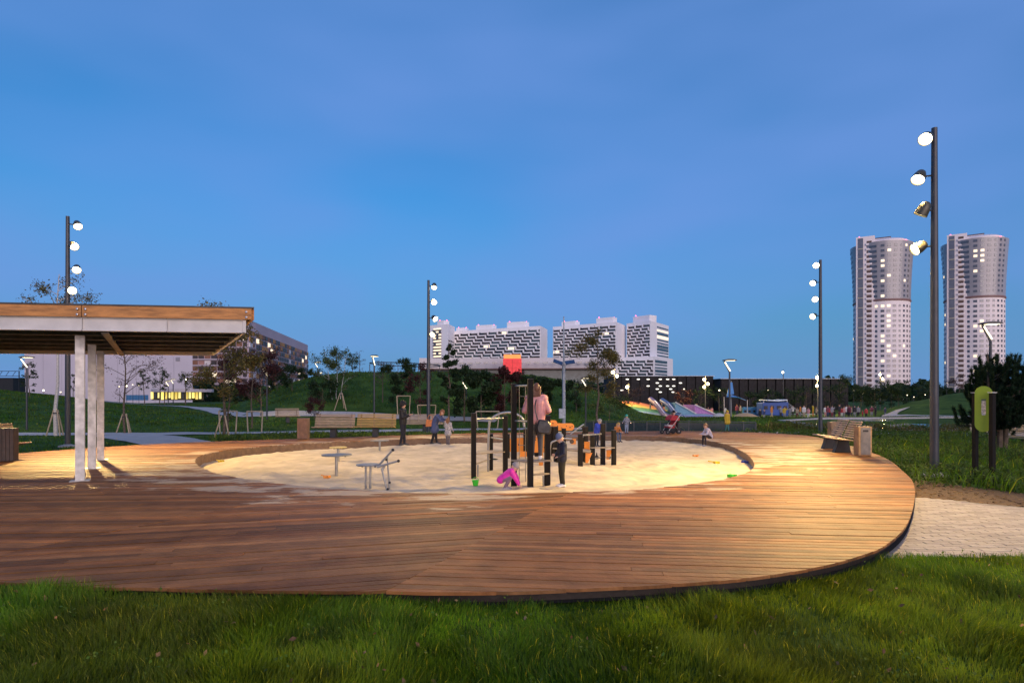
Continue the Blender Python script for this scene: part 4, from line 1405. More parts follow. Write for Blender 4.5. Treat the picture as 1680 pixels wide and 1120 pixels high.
for k in range(15):
    px = 253 + k * 5.6
    MB().box((UX(px, 170), 1.0, UZ(650, 170) + .3), (.6, .2, rng.uniform(1.5, 2.5))).build('pane', M('foyer_light%d' % (k % 3), (.9, .8, .3), .4, var=.0, emit=(1, (.78, .7, .85)[k % 3], (.16, .1, .3)[k % 3]), estr=(.75, .35, .5)[k % 3]) if rng.random() < .8 else m_glass, foyer)
MB().box((UX(292, 171.5), 3.4, UZ(650, 171.5) + .3), (UX(335, 171.5) - UX(250, 171.5), .3, 2.7)).build('back_wall', M('foyer_back', (.10, .085, .05), .8), foyer)
bf = thing('blue_hoarding', 'row of blue site panels beyond the far path', 'hoarding', (0, 150, 0))
for k in range(8): MB().box((UX(209 + k * 4.6, 150), 0, UZ(652, 150)), (.64, .06, 1.3)).build('panel', M('hoarding_blue', (.03, .14, .30), .5), bf)
st = thing('stage_canopy', 'black stage box with an open truss roof on the far lawn', 'stage', (UX(18, 95), 95, GZ(UX(18, 95), 95)))
zt = UZ(609, 95) - GZ(UX(18, 95), 95)
MB().box((-.7, 1, zt / 2 - .5), (2.4, 2.4, zt - 1.0)).build('box', m_dark, st)
for dz in (0, -.75):
    MB().box((-.3, -.6, zt + dz), (4.4, .08, .08)).build('chord', m_dark, st)
for k in range(8):
    MB().beam((-2.4 + k * .52, -.6, zt - .75), (-2.4 + (k + 1) * .52, -.6, zt) if k % 2 == 0 else (-2.4 + (k + 1) * .52, -.6, zt - .75), .05, .05).build('brace', m_dark, st)
for x in (-2.4, 1.75): MB().box((x, -.6, zt / 2), (.1, .1, zt)).build('post', m_dark, st)
ws = thing('lit_lettering', 'glowing white illegible lettering at the foot of the hotel', 'sign', (UX(387, 150), 150, UZ(634, 150)))
rng = random.Random(2)
for k in range(8):
    MB().box((-1.6 + k * .42, 0, .18 + k * .03), (.12, .1, .75 - .04 * k)).build('stroke', M('sign_white', (.9, .9, .95), .4, var=0, emit=(.85, .95, 1), estr=2.2), ws)
    MB().box((-1.44 + k * .42, 0, .1 + .28 * (k % 3) + k * .03), (.2, .1, .12)).build('stroke', MATS['sign_white'], ws)

# dark clad pavilion halls
m_darkcl = M('dark_cladding', (.013, .012, .015), .6, spec=.2, var=.6, scale=2.2, bump=.8, bscale=8)
m_slot = M('light_slot', (.9, .9, .85), .4, var=0, emit=(1, .92, .75), estr=.7)
def pavilion(label, pxa, pxb, d, ty, npan, slots, edge=True):
    x0, x1 = UX(pxa, d), UX(pxb, d)
    zt = UZ(ty, d) + 1.5
    t = thing('dark_pavilion', label, 'building', (x0, d, -1.5), 0, 'dark clad pavilion halls')
    w = (x1 - x0) / npan
    MB().box(((x1 - x0) / 2, 6, zt / 2 - .1), (x1 - x0 - .1, 11.6, zt - .2)).build('core', M('pavilion_core', (.015, .014, .016), .8), t)
    me_ = MB().box((0, 0, 0), (w - .28, .3, zt)).mesh('cladding_panel', m_darkcl)
    for k in range(npan): obj_me('cladding_panel', me_, t, ((k + .5) * w, .0, zt / 2))
    MB().box(((x1 - x0) / 2, 5.8, zt + .06), (x1 - x0 + .2, 12.2, .1)).build('roof_edge', M('roof_edge_pale', (.45, .5, .58), .4), t)
    for (px, py) in slots:
        MB().lathe([(.36, 0), (.30, .12)], 12, (UX(px, d) - x0, -.16, UZ(py, d) + 1.5), Matrix.Rotation(R(90), 3, 'X') @ Matrix.Diagonal((1, .38, 1))).build('light_slot', m_slot, t)
    return t
pavilion('dark panelled hall with rows of small white light slots', 1004, 1171, 126, 617, 11,
         [(1047, 622), (1063, 622), (1083, 622), (1095, 622), (1105, 622), (1078, 628), (1063, 633), (1083, 633), (1095, 633), (1105, 633), (1078, 638), (1100, 638), (1083, 643), (1104, 643), (1029, 622), (1030, 634), (1020, 640), (1116, 628)])
pavilion('dark panelled hall behind the blue sail and the crowd', 1182, 1392, 122, 621.5, 14, [])
br = thing('brick_building', 'low brown brick building on the skyline between the two towers', 'building', (UX(1514, 520), 520, -2))
for (px, w, h_) in ((1505, 9, 12), (1519, 13, 17), (1531, 7, 10)): MB().box((UX(px, 520) - UX(1514, 520), 0, h_ / 2 - 1), (w, 12, h_)).build('wing', M('brown_brick', (.22, .12, .10), .8), br)
for i in range(4):
    for j in range(3): MB().box((-7 + i * 4.6, -6.1, 3.5 + j * 3.2), (1.6, .3, 1.4)).build('window', m_glass, br)

# ================================================================== far playground
PZ = -0.86
pts = [(UX(1010, 70), 70), (UX(1480, 66), 66), (62, 96), (24, 98)]
mb = MB()
gx, gy = np.linspace(8, 66, 40), np.linspace(64, 100, 22)
V, FC = [], []
X, Y = np.meshgrid(gx, gy)
me = grid_mesh('playground_ground', gx, gy, lambda X, Y: np.maximum(ground_h(X, Y) + .04, -1.02) * 0 - .93 + (vnoise(X, Y, .3, 9) - .5) * .03, M('play_surface', (.42, .38, .36), .9, var=.15, scale=.5))
bmx = bmesh.new()
bmx.from_mesh(me)
kill = [v for v in bmx.verts if not inpoly(v.co.x, v.co.y, [(UX(1015, 69), 69), (UX(1150, 68), 68), (UX(1480, 66), 66), (62, 96), (24, 98), (15, 80)])]
bmesh.ops.delete(bmx, geom=kill, context='VERTS')
bmx.to_mesh(me)
bmx.free()
tag(obj_me('playground_ground', me), kind='structure')
rb = thing('rainbow_slope', 'wide rainbow striped play slope at the foot of the mound', 'play slope', (UX(1080, 73), 73, PZ))
cols = [(.42, .12, .06), (.50, .20, .05), (.55, .36, .08), (.10, .28, .08), (.10, .32, .22), (.30, .42, .52), (.32, .28, .48), (.46, .38, .42)]
nb = len(cols)
def rsurf(s, v):
    """s along 0..1, v 0 bottom..1 top"""
    pxb, pxt = 1022 + 150 * s, 1000 + 168 * s
    h = (1.9 - 1.15 * s ** 1.5 + .18 * math.sin(s * 9)) * v
    px = pxb + (pxt - pxb) * v
    d = 72 + 8 * v + 1.5 * math.sin(s * 5)
    return (UX(px, d) - UX(1080, 73), d - 73, h + .03)
for i in range(nb):
    c = cols[nb - 1 - i]
    mb = MB()
    V, FC = [], []
    N = 26
    for k in range(N + 1):
        for q in range(3):
            s = k / N
            v = (i + q / 2) / nb + .05 * math.sin(s * 7 + 1)
            if i == 0 and q == 0: v = 0
            p = rsurf(s, min(1, max(0, v)))
            V.append(p)
    for k in range(N):
        for q in range(2): FC.append((k * 3 + q, (k + 1) * 3 + q, (k + 1) * 3 + q + 1, k * 3 + q + 1))
    mb.add(V, FC)
    mb.build('colour_band', M('rubber_%d' % i, c, .8, var=.12, scale=.8), rb, True)
pk = M('rubber_pink', (.42, .20, .45), .8)
for (px0, px1, py0, py1, mm, nm) in ((1140, 1178, 664, 680, pk, 'pink_ramp'), (1108, 1146, 660, 679, M('rubber_teal', (.16, .32, .42), .8), 'teal_ramp')):
    d = 74
    t = thing(nm, 'sloping %s play ramp beside the rainbow slope' % nm.split('_')[0], 'play slope', (UX(px0, d), d, PZ))
    w, h = UX(px1, d) - UX(px0, d), UZ(py0, d) - PZ
    MB().prism([(0, 0), (w, 0), (w * .9, h * .25), (w * .25, h * .85), (0, h)], 0, 5, lambda a, b, c: (a, 5 - c, b)).build('ramp', mm, t)
    MB().beam((0, -.05, h + .03), (w * .9, -.05, h * .25 + .05), .25, .12).build('edge', M('ramp_edge', (.6, .58, .55), .6), t)
def slide(px0, py0, px1, py1, d, label, mat):
    p0 = Vector((UX(px0, d), d + 3, UZ(py0, d)))
    p1 = Vector((UX(px1, d - 2), d - 2, PZ + .12))
    t = thing('slide', label, 'slide', (p1.x, p1.y, PZ))
    o = Vector((p1.x, p1.y, PZ))
    P = catmull([p0 - o, p0.lerp(p1, .35) - o + Vector((0, 0, .1)), p0.lerp(p1, .75) - o + Vector((0, 0, -.25)), p1 - o], 6, False)
    MB().path(P, .34, 10).build('chute', mat, t, True)
    MB().path([(q[0], q[1] - .34, q[2] + .16) for q in P], .07, 6).build('edge', M('slide_edge', (.7, .72, .75), .3, metal=.5), t)
    MB().tube((P[0][0], P[0][1], 0), P[0], .08, n=8).build('support', m_steel, t)
slide(1096, 657, 1119, 677, 74, 'steel blue slide running down beside the teal ramp', M('slide_blue', (.07, .12, .28), .35))
slide(1076, 655, 1098, 678, 75, 'violet slide crossing the end of the rainbow stripes', M('slide_violet', (.14, .10, .22), .4))
d = 78
sa_ = thing('sail_canopy', 'blue sail on a mast with a wide triangular awning', 'play sail', (UX(1200, d), d, PZ))
zz_ = lambda py: UZ(py, d) - PZ
xx_ = lambda px: UX(px, d) - UX(1200, d)
m_sail = M('sail_blue', (.06, .24, .55), .6, var=.15, scale=.5)
MB().tube((0, .1, 0), (0, .1, zz_(625)), .09, .06, 8).build('mast', m_steel, sa_)
MB().prism([(xx_(1192), zz_(648)), (xx_(1204), zz_(646)), (xx_(1201), zz_(627)), (xx_(1198), zz_(627))], -.03, .03, lambda a, b, c: (a, c - .06, b)).build('sail', m_sail, sa_)
MB().add([(xx_(1187), -1, zz_(650)), (xx_(1204), -1.6, zz_(651)), (xx_(1226), .4, zz_(656)), (xx_(1202), 1, zz_(646)), (xx_(1187), -1, zz_(650) - .06), (xx_(1204), -1.6, zz_(651) - .06), (xx_(1226), .4, zz_(656) - .06), (xx_(1202), 1, zz_(646) - .06)],
         [(0, 1, 2, 3), (7, 6, 5, 4), (0, 4, 5, 1), (1, 5, 6, 2), (2, 6, 7, 3), (3, 7, 4, 0)]).build('awning', m_sail, sa_)
for px in (1188, 1226): MB().tube((xx_(px), 0, 0), (xx_(px), 0, zz_(651 if px < 1200 else 656)), .05, n=6).build('prop', m_steel, sa_)
sh = thing('play_ship', 'blue panelled play ship with a white awning', 'play structure', (UX(1262, d), d, PZ))
xs_ = lambda px: UX(px, d) - UX(1262, d)
m_ship = M('ship_blue', (.02, .08, .32), .5, var=.25, scale=.6)
MB().prism([(xs_(1246), zz_(680)), (xs_(1288), zz_(682)), (xs_(1288), zz_(659)), (xs_(1246), zz_(660))], -1.0, 1.0, lambda a, b, c: (a, c, b)).build('hull', m_ship, sh, bevel=.08)
for k in range(4): MB().box((xs_(1251 + k * 10.5), -1.03, zz_(668)), (.42, .1, .42)).build('port', m_dark, sh)
MB().prism([(xs_(1252), zz_(657)), (xs_(1270), zz_(658)), (xs_(1284), zz_(656.5)), (xs_(1284), zz_(655)), (xs_(1268), zz_(656)), (xs_(1252), zz_(655))], -1.3, 1.3, lambda a, b, c: (a, c, b)).build('awning', M('awning_white', (.6, .68, .75), .6), sh)
for px in (1248, 1286): MB().tube((xs_(px), -.9, 0), (xs_(px), -.9, zz_(655)), .06, n=6).build('mast', m_steel, sh)
for k in range(3):
    MB().path([(xs_(1290), 0, zz_(659) - k * .3), (xs_(1304), -.5, zz_(671)), (xs_(1314), -1, zz_(683))], .03, 5).build('net_rope', M('rope_pale', (.4, .38, .35), .8), sh)
for k in range(4):
    x = UX(1222 + k * 7, 80)
    t = thing('blue_play_cube', 'blue play cube ' + ('nearest the sail mast', 'second from the sail mast', 'third from the sail mast', 'against the play ship')[k], 'play cube', (x, 80, PZ), random.uniform(-.3, .3), 'blue play cubes')
    MB().box((0, 0, .62), (.55, .6, 1.2)).build('body', M('cube_blue', (.05, .22, .42), .5), t, bevel=.05)
    MB().box((0, -.31, .7), (.3, .04, .3)).build('opening', m_dark, t)
def dome(px, py, wpx, hpx, d, mat, label, name='play_dome'):
    x = UX(px, d)
    t = thing(name, label, 'play mound', (x, d, -.96))
    r, h = wpx / 2 / F * d, hpx / F * d
    prof = [(r * math.cos(a), h * math.sin(a)) for a in np.linspace(0, math.pi / 2 - .02, 9)]
    MB().lathe(prof, 28).build('dome', mat, t, True)
    MB().lathe([(r + .15, 0), (r + .12, .06), (r - .05, .08)], 28).build('skirt', M('skirt_grey', (.35, .32, .3), .8), t)
dome(1223, 684, 46, 14, 66, M('dome_tan', (.52, .34, .17), .8, var=.1, scale=1), 'tan rounded play dome in front of the play ship')
dome(1238, 685, 26, 9, 67.5, M('dome_tan2', (.46, .30, .16), .8), 'low tan bump joining the tan play dome')
dome(1180, 684, 24, 12, 69, M('dome_pale', (.50, .48, .45), .8), 'pale grey play boulder beside the pink ramp', 'play_boulder')
fr_ = thing('ring_sculpture', 'thin raised steel ring on the crest of the mound', 'ring', (UX(665, 63), 63, GZ(UX(665, 63), 63)))
rr_ = UX(722, 63) - UX(665, 63)
zr_ = UZ(598, 63) - GZ(UX(665, 63), 63)
MB().path([(rr_ * math.cos(a), rr_ * math.sin(a), zr_ - .12 * math.cos(a)) for a in np.linspace(0, 2 * math.pi, 49)], .05, 6).build('ring', m_pole, fr_, True)
for k in range(6):
    a = k * math.pi / 3 + .3
    MB().tube((rr_ * math.cos(a), rr_ * math.sin(a), -.6), (rr_ * math.cos(a), rr_ * math.sin(a), zr_), .04, n=6).build('post', m_pole, fr_)

# ================================================================== park lamps, mast, street lights
m_lampw = M('lamp_panel', (.9, .9, .8), .4, var=0, emit=(1, .84, .50), estr=1.5)
def park_lamp(px, d, ty, flip, label, power=60, rz=0):
    x = UX(px, d)
    g = GZ(x, d)
    t = thing('park_lamp', label, 'lamp post', (x, d, g), rz, 'park lamps with a bent arm and flat head')
    H = UZ(ty, d) - g
    a = .42
    MB().tube((0, 0, 0), (0, 0, H - .62), .055, .045, 10).build('pole', m_pole, t, True)
    e0, e1 = (0, 0, H - .62), (-a * .7 * flip, 0, H - .04)
    MB().beam(e0, e1, .07, .05, (0, 1, 0)).build('arm', m_pole, t)
    MB().beam((.03 * flip, -.037, H - .56), (-a * .62 * flip, -.037, H - .1), .05, .012, (0, 1, 0)).build('light_strip', m_lampw, t)
    MB().prism([(-a * .75, -.02), (a * .75, -.01), (a * .8, .03), (a * .3, .07), (-a * .3, .07), (-a * .8, .02)], -.17, .17, lambda p, q, r: (p * flip, r, H + q)).build('head', m_pole, t)
    MB().box((a * .1 * flip, 0, H - .022), (a * 1.0, .24, .014)).build('lamp_panel', m_lampw, t)
    if power:
        ld = bpy.data.lights.new('park_light', 'SPOT')
        ld.energy, ld.color, ld.spot_size, ld.spot_blend, ld.shadow_soft_size = power, (1, .78, .45), R(150), .6, .1
        lo = bpy.data.objects.new('lamp_light', ld)
        COL.objects.link(lo)
        lo.parent = t
        lo.location = (a * .1 * flip, 0, H - .06)
park_lamp(1197, 32, 591, 1, 'park lamp standing by the low railing near the seated child', 160)
park_lamp(1625, 22, 531, 1, 'park lamp standing behind the dark pine', 160)
park_lamp(614, 37, 584, .55, 'park lamp between the birch clump and the ring on the mound', 160, R(60))
park_lamp(438, 42, 603, 1, 'park lamp beside the dark red leaved tree', 160)
park_lamp(44, 34, 586, 1, 'park lamp seen past the left end of the shelter roof', 160, R(20))
park_lamp(276, 72, 625, 1, 'unlit looking park lamp along the far climbing path', 0, R(40))
park_lamp(284, 80, 622, 1, 'park lamp along the far path before the yellow foyer', 0)
park_lamp(521, 66, 594, 1, 'park lamp on the skyline of the mound near the hotel', 0)
park_lamp(765, 46, 625, 1, 'park lamp in the dark shrubs behind the climbing frame', 60)
park_lamp(961, 40, 620, 1, 'park lamp at the foot of the willow', 100)
def multi_lamp(px, d, pys, label, power):
    x = UX(px, d)
    g = GZ(x, d)
    t = thing('flood_column', label, 'lamp post', (x, d, g), 0, 'distant flood columns')
    H = UZ(pys[0], d) - g
    MB().tube((0, 0, 0), (0, 0, H + .4), .09, .07, 8).build('pole', m_pole, t)
    for i, py in enumerate(pys):
        z = UZ(py, d) - g
        s = (-1, 1)[i % 2]
        MB().lathe([(.09, -.22), (.2, -.05), (.22, .1)], 10, (s * .25, -.25, z), Matrix.Rotation(R(110), 3, 'X')).build('lamp_head', m_head, t)
        MB().sphere((s * .25, -.36, z - .06), .19, 8, 6, (1, .6, 1)).build('lens', m_lens, t)
        if power and i == 0:
            ld = bpy.data.lights.new('flood', 'POINT')
            ld.energy, ld.color, ld.shadow_soft_size = power, WARM, .3
            lo = bpy.data.objects.new('column_light', ld)
            COL.objects.link(lo)
            lo.parent = t
            lo.location = (0, -.8, z)
multi_lamp(1157, 84, (622, 629, 634), 'flood column with three lamps against the dark slotted hall', 1500)
multi_lamp(1341, 86, (619, 626, 632), 'flood column with three lamps above the busy playground', 1800)
multi_lamp(1444, 110, (614, 621), 'flood column with two lamps against the foot of the first tower', 900)
multi_lamp(1008, 74, (610, 616), 'flood column with two lamps behind the willow', 500)
multi_lamp(1031, 80, (634,), 'single lamp column above the rainbow slope', 500)
multi_lamp(1285, 112, (610,), 'slim column with small unlit heads above the dark hall', 0)
rng = random.Random(4)
spots = [(72, 640, 120), (100, 643, 130), (196, 634, 140), (208, 633, 150), (218, 631, 150), (228, 632, 150), (305, 623, 100), (527, 612, 80), (1400, 640, 140), (1415, 646, 150), (1488, 648, 160), (1499, 651, 170), (1518, 647, 160),
         (1553, 628, 200), (1352, 642, 130), (1378, 645, 140), (1110, 645, 118), (1122, 638, 118), (1180, 640, 116), (1260, 640, 116), (1230, 648, 115)]
for i, (px, py, d) in enumerate(spots):
    x = UX(px, d)
    g = GZ(x, d)
    z = UZ(py, d)
    if z < g + .8: z = g + 2.5
    wh = 'before the plain hall by the stage' if px < 150 else 'before the plain hall near the foyer' if px < 400 else 'on the mound by the hotel' if px < 700 else 'before the dark slotted hall' if px < 1150 else 'before the dark hall by the playground' if px < 1390 else 'at the foot of the first tower' if px < 1480 else 'on the skyline between the towers'
    t = thing('street_light', 'distant small street light %s' % wh, 'street light', (x, d, g), 0, 'distant street lights')
    MB().tube((0, 0, 0), (0, 0, z - g), .06, .04, 6).build('pole', m_pole, t)
    MB().sphere((0, -.1, z - g), .15, 8, 5, (1, 1, .7)).build('globe', m_lampw if i % 3 else m_lens, t)
# solar mast
d = 39
x = UX(925, d)
g = GZ(x, d)
sm = thing('solar_mast', 'tall pale grey mast with small solar panels and a control box', 'mast', (x, d, g))
Hs = UZ(519, d) - g
m_pg = M('mast_grey', (.34, .37, .40), .5, metal=.4)
MB().path([(0, 0, 0), (0, 0, Hs * .55), (0, 0, Hs * .551), (0, 0, Hs)], [.12, .10, .06, .035], 12).build('pole', m_pg, sm, True)
zz_ = UZ(594, d) - g
for s, a in ((-1, 20), (1, -8)):
    MB().box((s * .38, -.1, zz_), (.62, .5, .03), mat=Matrix.Rotation(R(a), 3, 'Y') @ Matrix.Rotation(R(28), 3, 'X')).build('solar_panel', M('solar_cell', (.03, .05, .11), .2, var=.3, scale=6), sm)
    MB().tube((0, 0, zz_ - .3), (s * .4, -.1, zz_ - .03), .02, n=6).build('strut', m_pg, sm)
MB().box((-.12, -.16, UZ(678, d) - g), (.42, .26, .62)).build('control_box', M('box_grey', (.42, .45, .47), .5), sm, bevel=.02)

# ================================================================== trees and plants
def leaf_mat(name, c): return M(name, c, .6, var=.25, scale=3, attr=True, spec=.25, transl=.3)
m_leafd = leaf_mat('leaf_dark', (.022, .045, .016))
m_leafg = leaf_mat('leaf_green', (.060, .085, .020))
m_leafy = leaf_mat('leaf_olive', (.12, .10, .028))
m_leafr = leaf_mat('leaf_red', (.060, .022, .022))
m_leafp = leaf_mat('leaf_plum', (.075, .052, .052))
m_bark = M('bark_brown', (.11, .08, .055), .9, var=.4, scale=10, bump=.6)
m_birch = M('bark_birch', (.50, .47, .42), .8, var=.4, scale=14, stretch=(1, 1, 4))
m_stake = M('stake_wood', (.40, .31, .20), .8, var=.2)
def leaves(pts, size, rng, asp=.6, tone=(.55, 1.5)):
    """quads with random orientation at the given points (N,3)"""
    N = len(pts)
    a = rng.normal(size=(N, 3))
    a /= np.linalg.norm(a, axis=1)[:, None]
    b = np.cross(a, rng.normal(size=(N, 3)))
    b /= np.linalg.norm(b, axis=1)[:, None] + 1e-9
    s = size * rng.uniform(.6, 1.4, (N, 1))
    a, b = a * s * .5, b * s * .5 * asp
    V = np.stack([pts - a, pts + b * .9, pts + a, pts - b * .9], 1).reshape(-1, 3)
    Fc = np.arange(N * 4)
    t = rng.uniform(tone[0], tone[1], (N, 1))
    T = np.concatenate([t * rng.uniform(.85, 1.25, (N, 1)), t, t * rng.uniform(.8, 1.1, (N, 1))], 1)
    return V, Fc, T
def tree(px, d, ty, wpx, cby, leaf, bark, label, n=900, lsize=.14, name='young_tree', seed=0, conical=.0, stems=1, droop=.0, lean=0, sparse=1.0):
    rng = np.random.default_rng(int(px * 7 + d) + seed)
    n, lsize = int(n * 1.9), lsize * .82
    x = UX(px, d)
    g = GZ(x, d)
    H = UZ(ty, d) - g
    cb = max(.3, UZ(cby, d) - g)
    r = wpx / 2 / F * d
    t = thing(name, label, 'tree', (x, d, g))
    mb = MB()
    tips = []
    for s_ in range(stems):
        ox = (s_ - (stems - 1) / 2) * .28
        top = Vector((ox * 3.0 + lean, rng.uniform(-.2, .2), H * .97))
        base = Vector((ox, rng.uniform(-.1, .1) * (stems > 1), -.15))
        P = []
        for k in range(7):
            q = base.lerp(top, k / 6)
            if 0 < k < 6: q += Vector((rng.normal() * .03 * H / 4, rng.normal() * .03 * H / 4, 0))
            P.append(q)
        r0 = .0105 * H / (stems ** .5) + .012
        mb.path(P, [r0 * (1 - .85 * k / 6) for k in range(7)], 7)
        nb = int(16 / stems ** .5)
        for k in range(nb):
            f = (k + rng.uniform(0, 1)) / nb
            z = cb + (H * .95 - cb) * f
            i = min(5, int(z / H * 6))
            st = P[i].lerp(P[i + 1], (z / H * 6) - i) if z < H else P[6]
            prof = math.sin(math.pi * min(1, (f * .85 + .12))) ** .7 if not conical else (1 - f) ** .8 + .08
            ln = r * prof * rng.uniform(.75, 1.15)
            a = rng.uniform(0, 6.283)
            up = rng.uniform(.25, .9) * (1 - conical) - droop
            e = st + Vector((math.cos(a) * ln, math.sin(a) * ln, ln * up))
            mid = st.lerp(e, .5) + Vector((0, 0, ln * .12))
            rb_ = max(.006, r0 * .35 * (1 - f * .6))
            mb.path([st, mid, e], [rb_, rb_ * .7, rb_ * .3], 5)
            tips.append((mid, e, ln))
            for _ in range(4):
                sp = mid.lerp(e, rng.uniform(0, 1))
                a2 = a + rng.normal() * .9
                l2 = ln * rng.uniform(.25, .5)
                e2 = sp + Vector((math.cos(a2) * l2, math.sin(a2) * l2, l2 * (rng.uniform(-.2, .9) - droop * 2)))
                mb.path([sp, e2], [rb_ * .45, rb_ * .2], 4)
                tips.append((sp, e2, l2))
    mb.build('trunk', bark, t, True)
    if n:
        # leaves gather in clumps along the twigs
        wts = np.array([q[2] for q in tips])
        wts /= wts.sum()
        pick = rng.choice(len(tips), n, p=wts)
        A = np.array([tuple(q[0]) for q in tips])[pick]
        B = np.array([tuple(q[1]) for q in tips])[pick]
        f = rng.beta(2.2, 1.0, (n, 1)) * 1.08
        pts = A + (B - A) * f + rng.normal(size=(n, 3)) * (r * .085 * sparse + .02)
        V, Fc, T = leaves(pts, lsize, rng)
        obj_me('crown', np_mesh('crown', V, Fc, 4, leaf, T), t)
    return t
def stakes(px, d, h, label, sp=.42):
    x = UX(px, d)
    g = GZ(x, d)
    t = thing('tree_stakes', label, 'tree stakes', (x, d, g), 0, 'timber tripods holding young trees')
    for a in (200, 330, 80):
        MB().path([(sp * math.cos(R(a)), sp * math.sin(R(a)), -.1), (.09 * math.cos(R(a)), .09 * math.sin(R(a)), h)], .032, 7).build('stake', m_stake, t)
    MB().lathe([(.13, h - .18), (.13, h - .13)], 10, cap=False).build('tie', m_dark, t)
def hframe(px, d, wpx, h, label):
    x = UX(px, d)
    g = GZ(x, d)
    w = wpx / F * d
    t = thing('stake_frame', label, 'tree stakes', (x, d, g), 0, 'timber frames round young trees')
    for s in (-1, 1): MB().tube((s * w * .42, 0, -.1), (s * w / 2, 0, h), .035, n=7).build('stake', m_stake, t)
    MB().tube((-w / 2, 0, h), (w / 2, 0, h), .035, n=7).build('rail', m_stake, t)
tree(92, 29, 440, 92, 560, m_leafy, m_birch, 'slender birch with thin olive crown rising above the shelter roof', 1300, .11)
stakes(92, 29, 1.25, 'timber tripod round the birch behind the shelter')
tree(205, 31, 545, 88, 655, m_leafp, m_bark, 'nearly bare brown tree framed by the shelter columns', 520, .09)
stakes(205, 31, 1.0, 'timber tripod round the nearly bare brown tree')
tree(367, 28, 500, 104, 655, m_leafy, m_bark, 'olive leaved young tree past the shelter corner', 4200, .12)
tree(374, 28.2, 590, 26, 690, m_leafg, m_bark, 'thin green sapling hugging the olive young tree', 500, .1)
stakes(367, 28, 1.0, 'timber tripod round the olive young tree')
hframe(374, 31, 30, 1.15, 'timber frame behind the olive young tree')
hframe(418, 32, 26, 1.1, 'timber frame beside the dark red tree')
tree(413, 36, 578, 78, 655, m_leafr, m_bark, 'dark red leaved tree in front of the hotel', 4000, .13)
tree(428, 44, 600, 50, 665, m_leafr, m_bark, 'smaller dark red tree by the bent arm lamp', 900, .13)
tree(552, 47, 574, 58, 640, m_leafg, m_birch, 'twin stemmed birch clump with white bark on the mound', 2800, .13, stems=3)
tree(578, 60, 579, 20, 618, m_leafd, m_bark, 'small leafy tree on the crest of the mound', 420, .13)
tree(590, 61, 574, 18, 610, m_leafp, m_bark, 'nearly bare thin tree on the crest of the mound', 120, .10)
tree(512, 58, 604, 15, 626, m_leafd, m_bark, 'small dark spruce at the end of the mound crest', 500, .14, 'spruce', conical=1)
tree(497, 60, 612, 16, 630, m_leafd, m_bark, 'small dark spruce in front of the hotel edge', 500, .14, 'spruce', conical=1)
tree(479, 52, 600, 40, 680, m_leafd, m_bark, 'dark bushy tree on the mound before the hotel end', 1500, .16)
tree(455, 56, 615, 36, 680, m_leafd, m_bark, 'dark bushy tree between the lamp and the mound', 1200, .16)
tree(516, 41, 655, 34, 690, m_leafr, m_bark, 'low reddish shrub behind the pale bench', 900, .11, 'shrub')
tree(530, 46, 630, 44, 688, m_leafd, m_bark, 'dark low tree beside the birch clump', 1400, .15)
tree(652, 44, 586, 44, 660, m_leafd, m_bark, 'dark leafy tree in front of the steel ring', 3200, .14)
tree(628, 46, 592, 36, 630, m_leafp, m_bark, 'thin bare topped tree beside the lamp on the mound', 320, .1)
tree(690, 42, 592, 42, 670, m_leafr, m_bark, 'brownish tree behind the middle mast', 1200, .14)
tree(675, 56, 598, 18, 620, m_leafd, m_bark, 'small tree inside the steel ring', 350, .13)
tree(737, 38, 556, 28, 665, m_leafd, m_bark, 'narrow dark columnar tree in front of the slim white block', 4200, .15, sparse=.8)
tree(762, 40, 596, 42, 690, m_leafd, m_bark, 'dark dense tree behind the first climbing posts', 5200, .2)
tree(790, 41, 606, 50, 692, m_leafd, m_bark, 'dark dense tree behind the steel hoop', 6000, .2)
tree(828, 42, 600, 44, 690, m_leafr, m_bark, 'reddish dark tree below the red block', 4600, .2)
tree(866, 44, 620, 46, 690, m_leafd, m_bark, 'dark dense tree behind the pink jacketed woman', 5200, .2)
tree(897, 46, 624, 40, 690, m_leafd, m_bark, 'dark dense tree beside the pale solar mast', 4600, .2)
tree(945, 44, 625, 40, 668, m_leafd, m_bark, 'dark tree between the solar mast and the willow', 1300, .15)
tree(981, 36, 530, 72, 645, m_leafy, m_bark, 'airy willow like tree in front of the white blocks', 4200, .11, droop=.35, name='willow_tree')
tree(1000, 42, 660, 54, 708, m_leafg, m_bark, 'low green bush at the toe of the mound', 900, .12, 'shrub')
tree(1036, 66, 640, 36, 664, m_leafp, m_bark, 'small dark tree above the rainbow slope', 700, .15)
tree(1120, 86, 640, 30, 668, m_leafr, m_bark, 'reddish tree in front of the dark slotted hall', 700, .2)
tree(1150, 88, 636, 34, 668, m_leafd, m_bark, 'dark tree under the flood column by the dark hall', 800, .2)
tree(1180, 95, 634, 30, 668, m_leafd, m_bark, 'dark tree in the gap between the dark halls', 700, .2)
for i, (px, w, ty, dd) in enumerate(((1255, 40, 640, 98), (1290, 36, 641, 100), (1322, 44, 636, 99), (1362, 40, 632, 102), (1236, 30, 644, 97))):
    tree(px, dd, ty, w, 672, m_leafd, m_bark, 'dark tree before the dark hall ' + ('above the play ship bow', 'above the ship net', 'behind the crowd by the playground mast', 'nearest the end of the hall', 'between sail and ship')[i], 900, .22, seed=i)['group'] = 'trees behind the crowd'
tree(1378, 112, 614, 36, 650, m_leafd, m_bark, 'taller dark tree at the end of the dark hall', 900, .25)
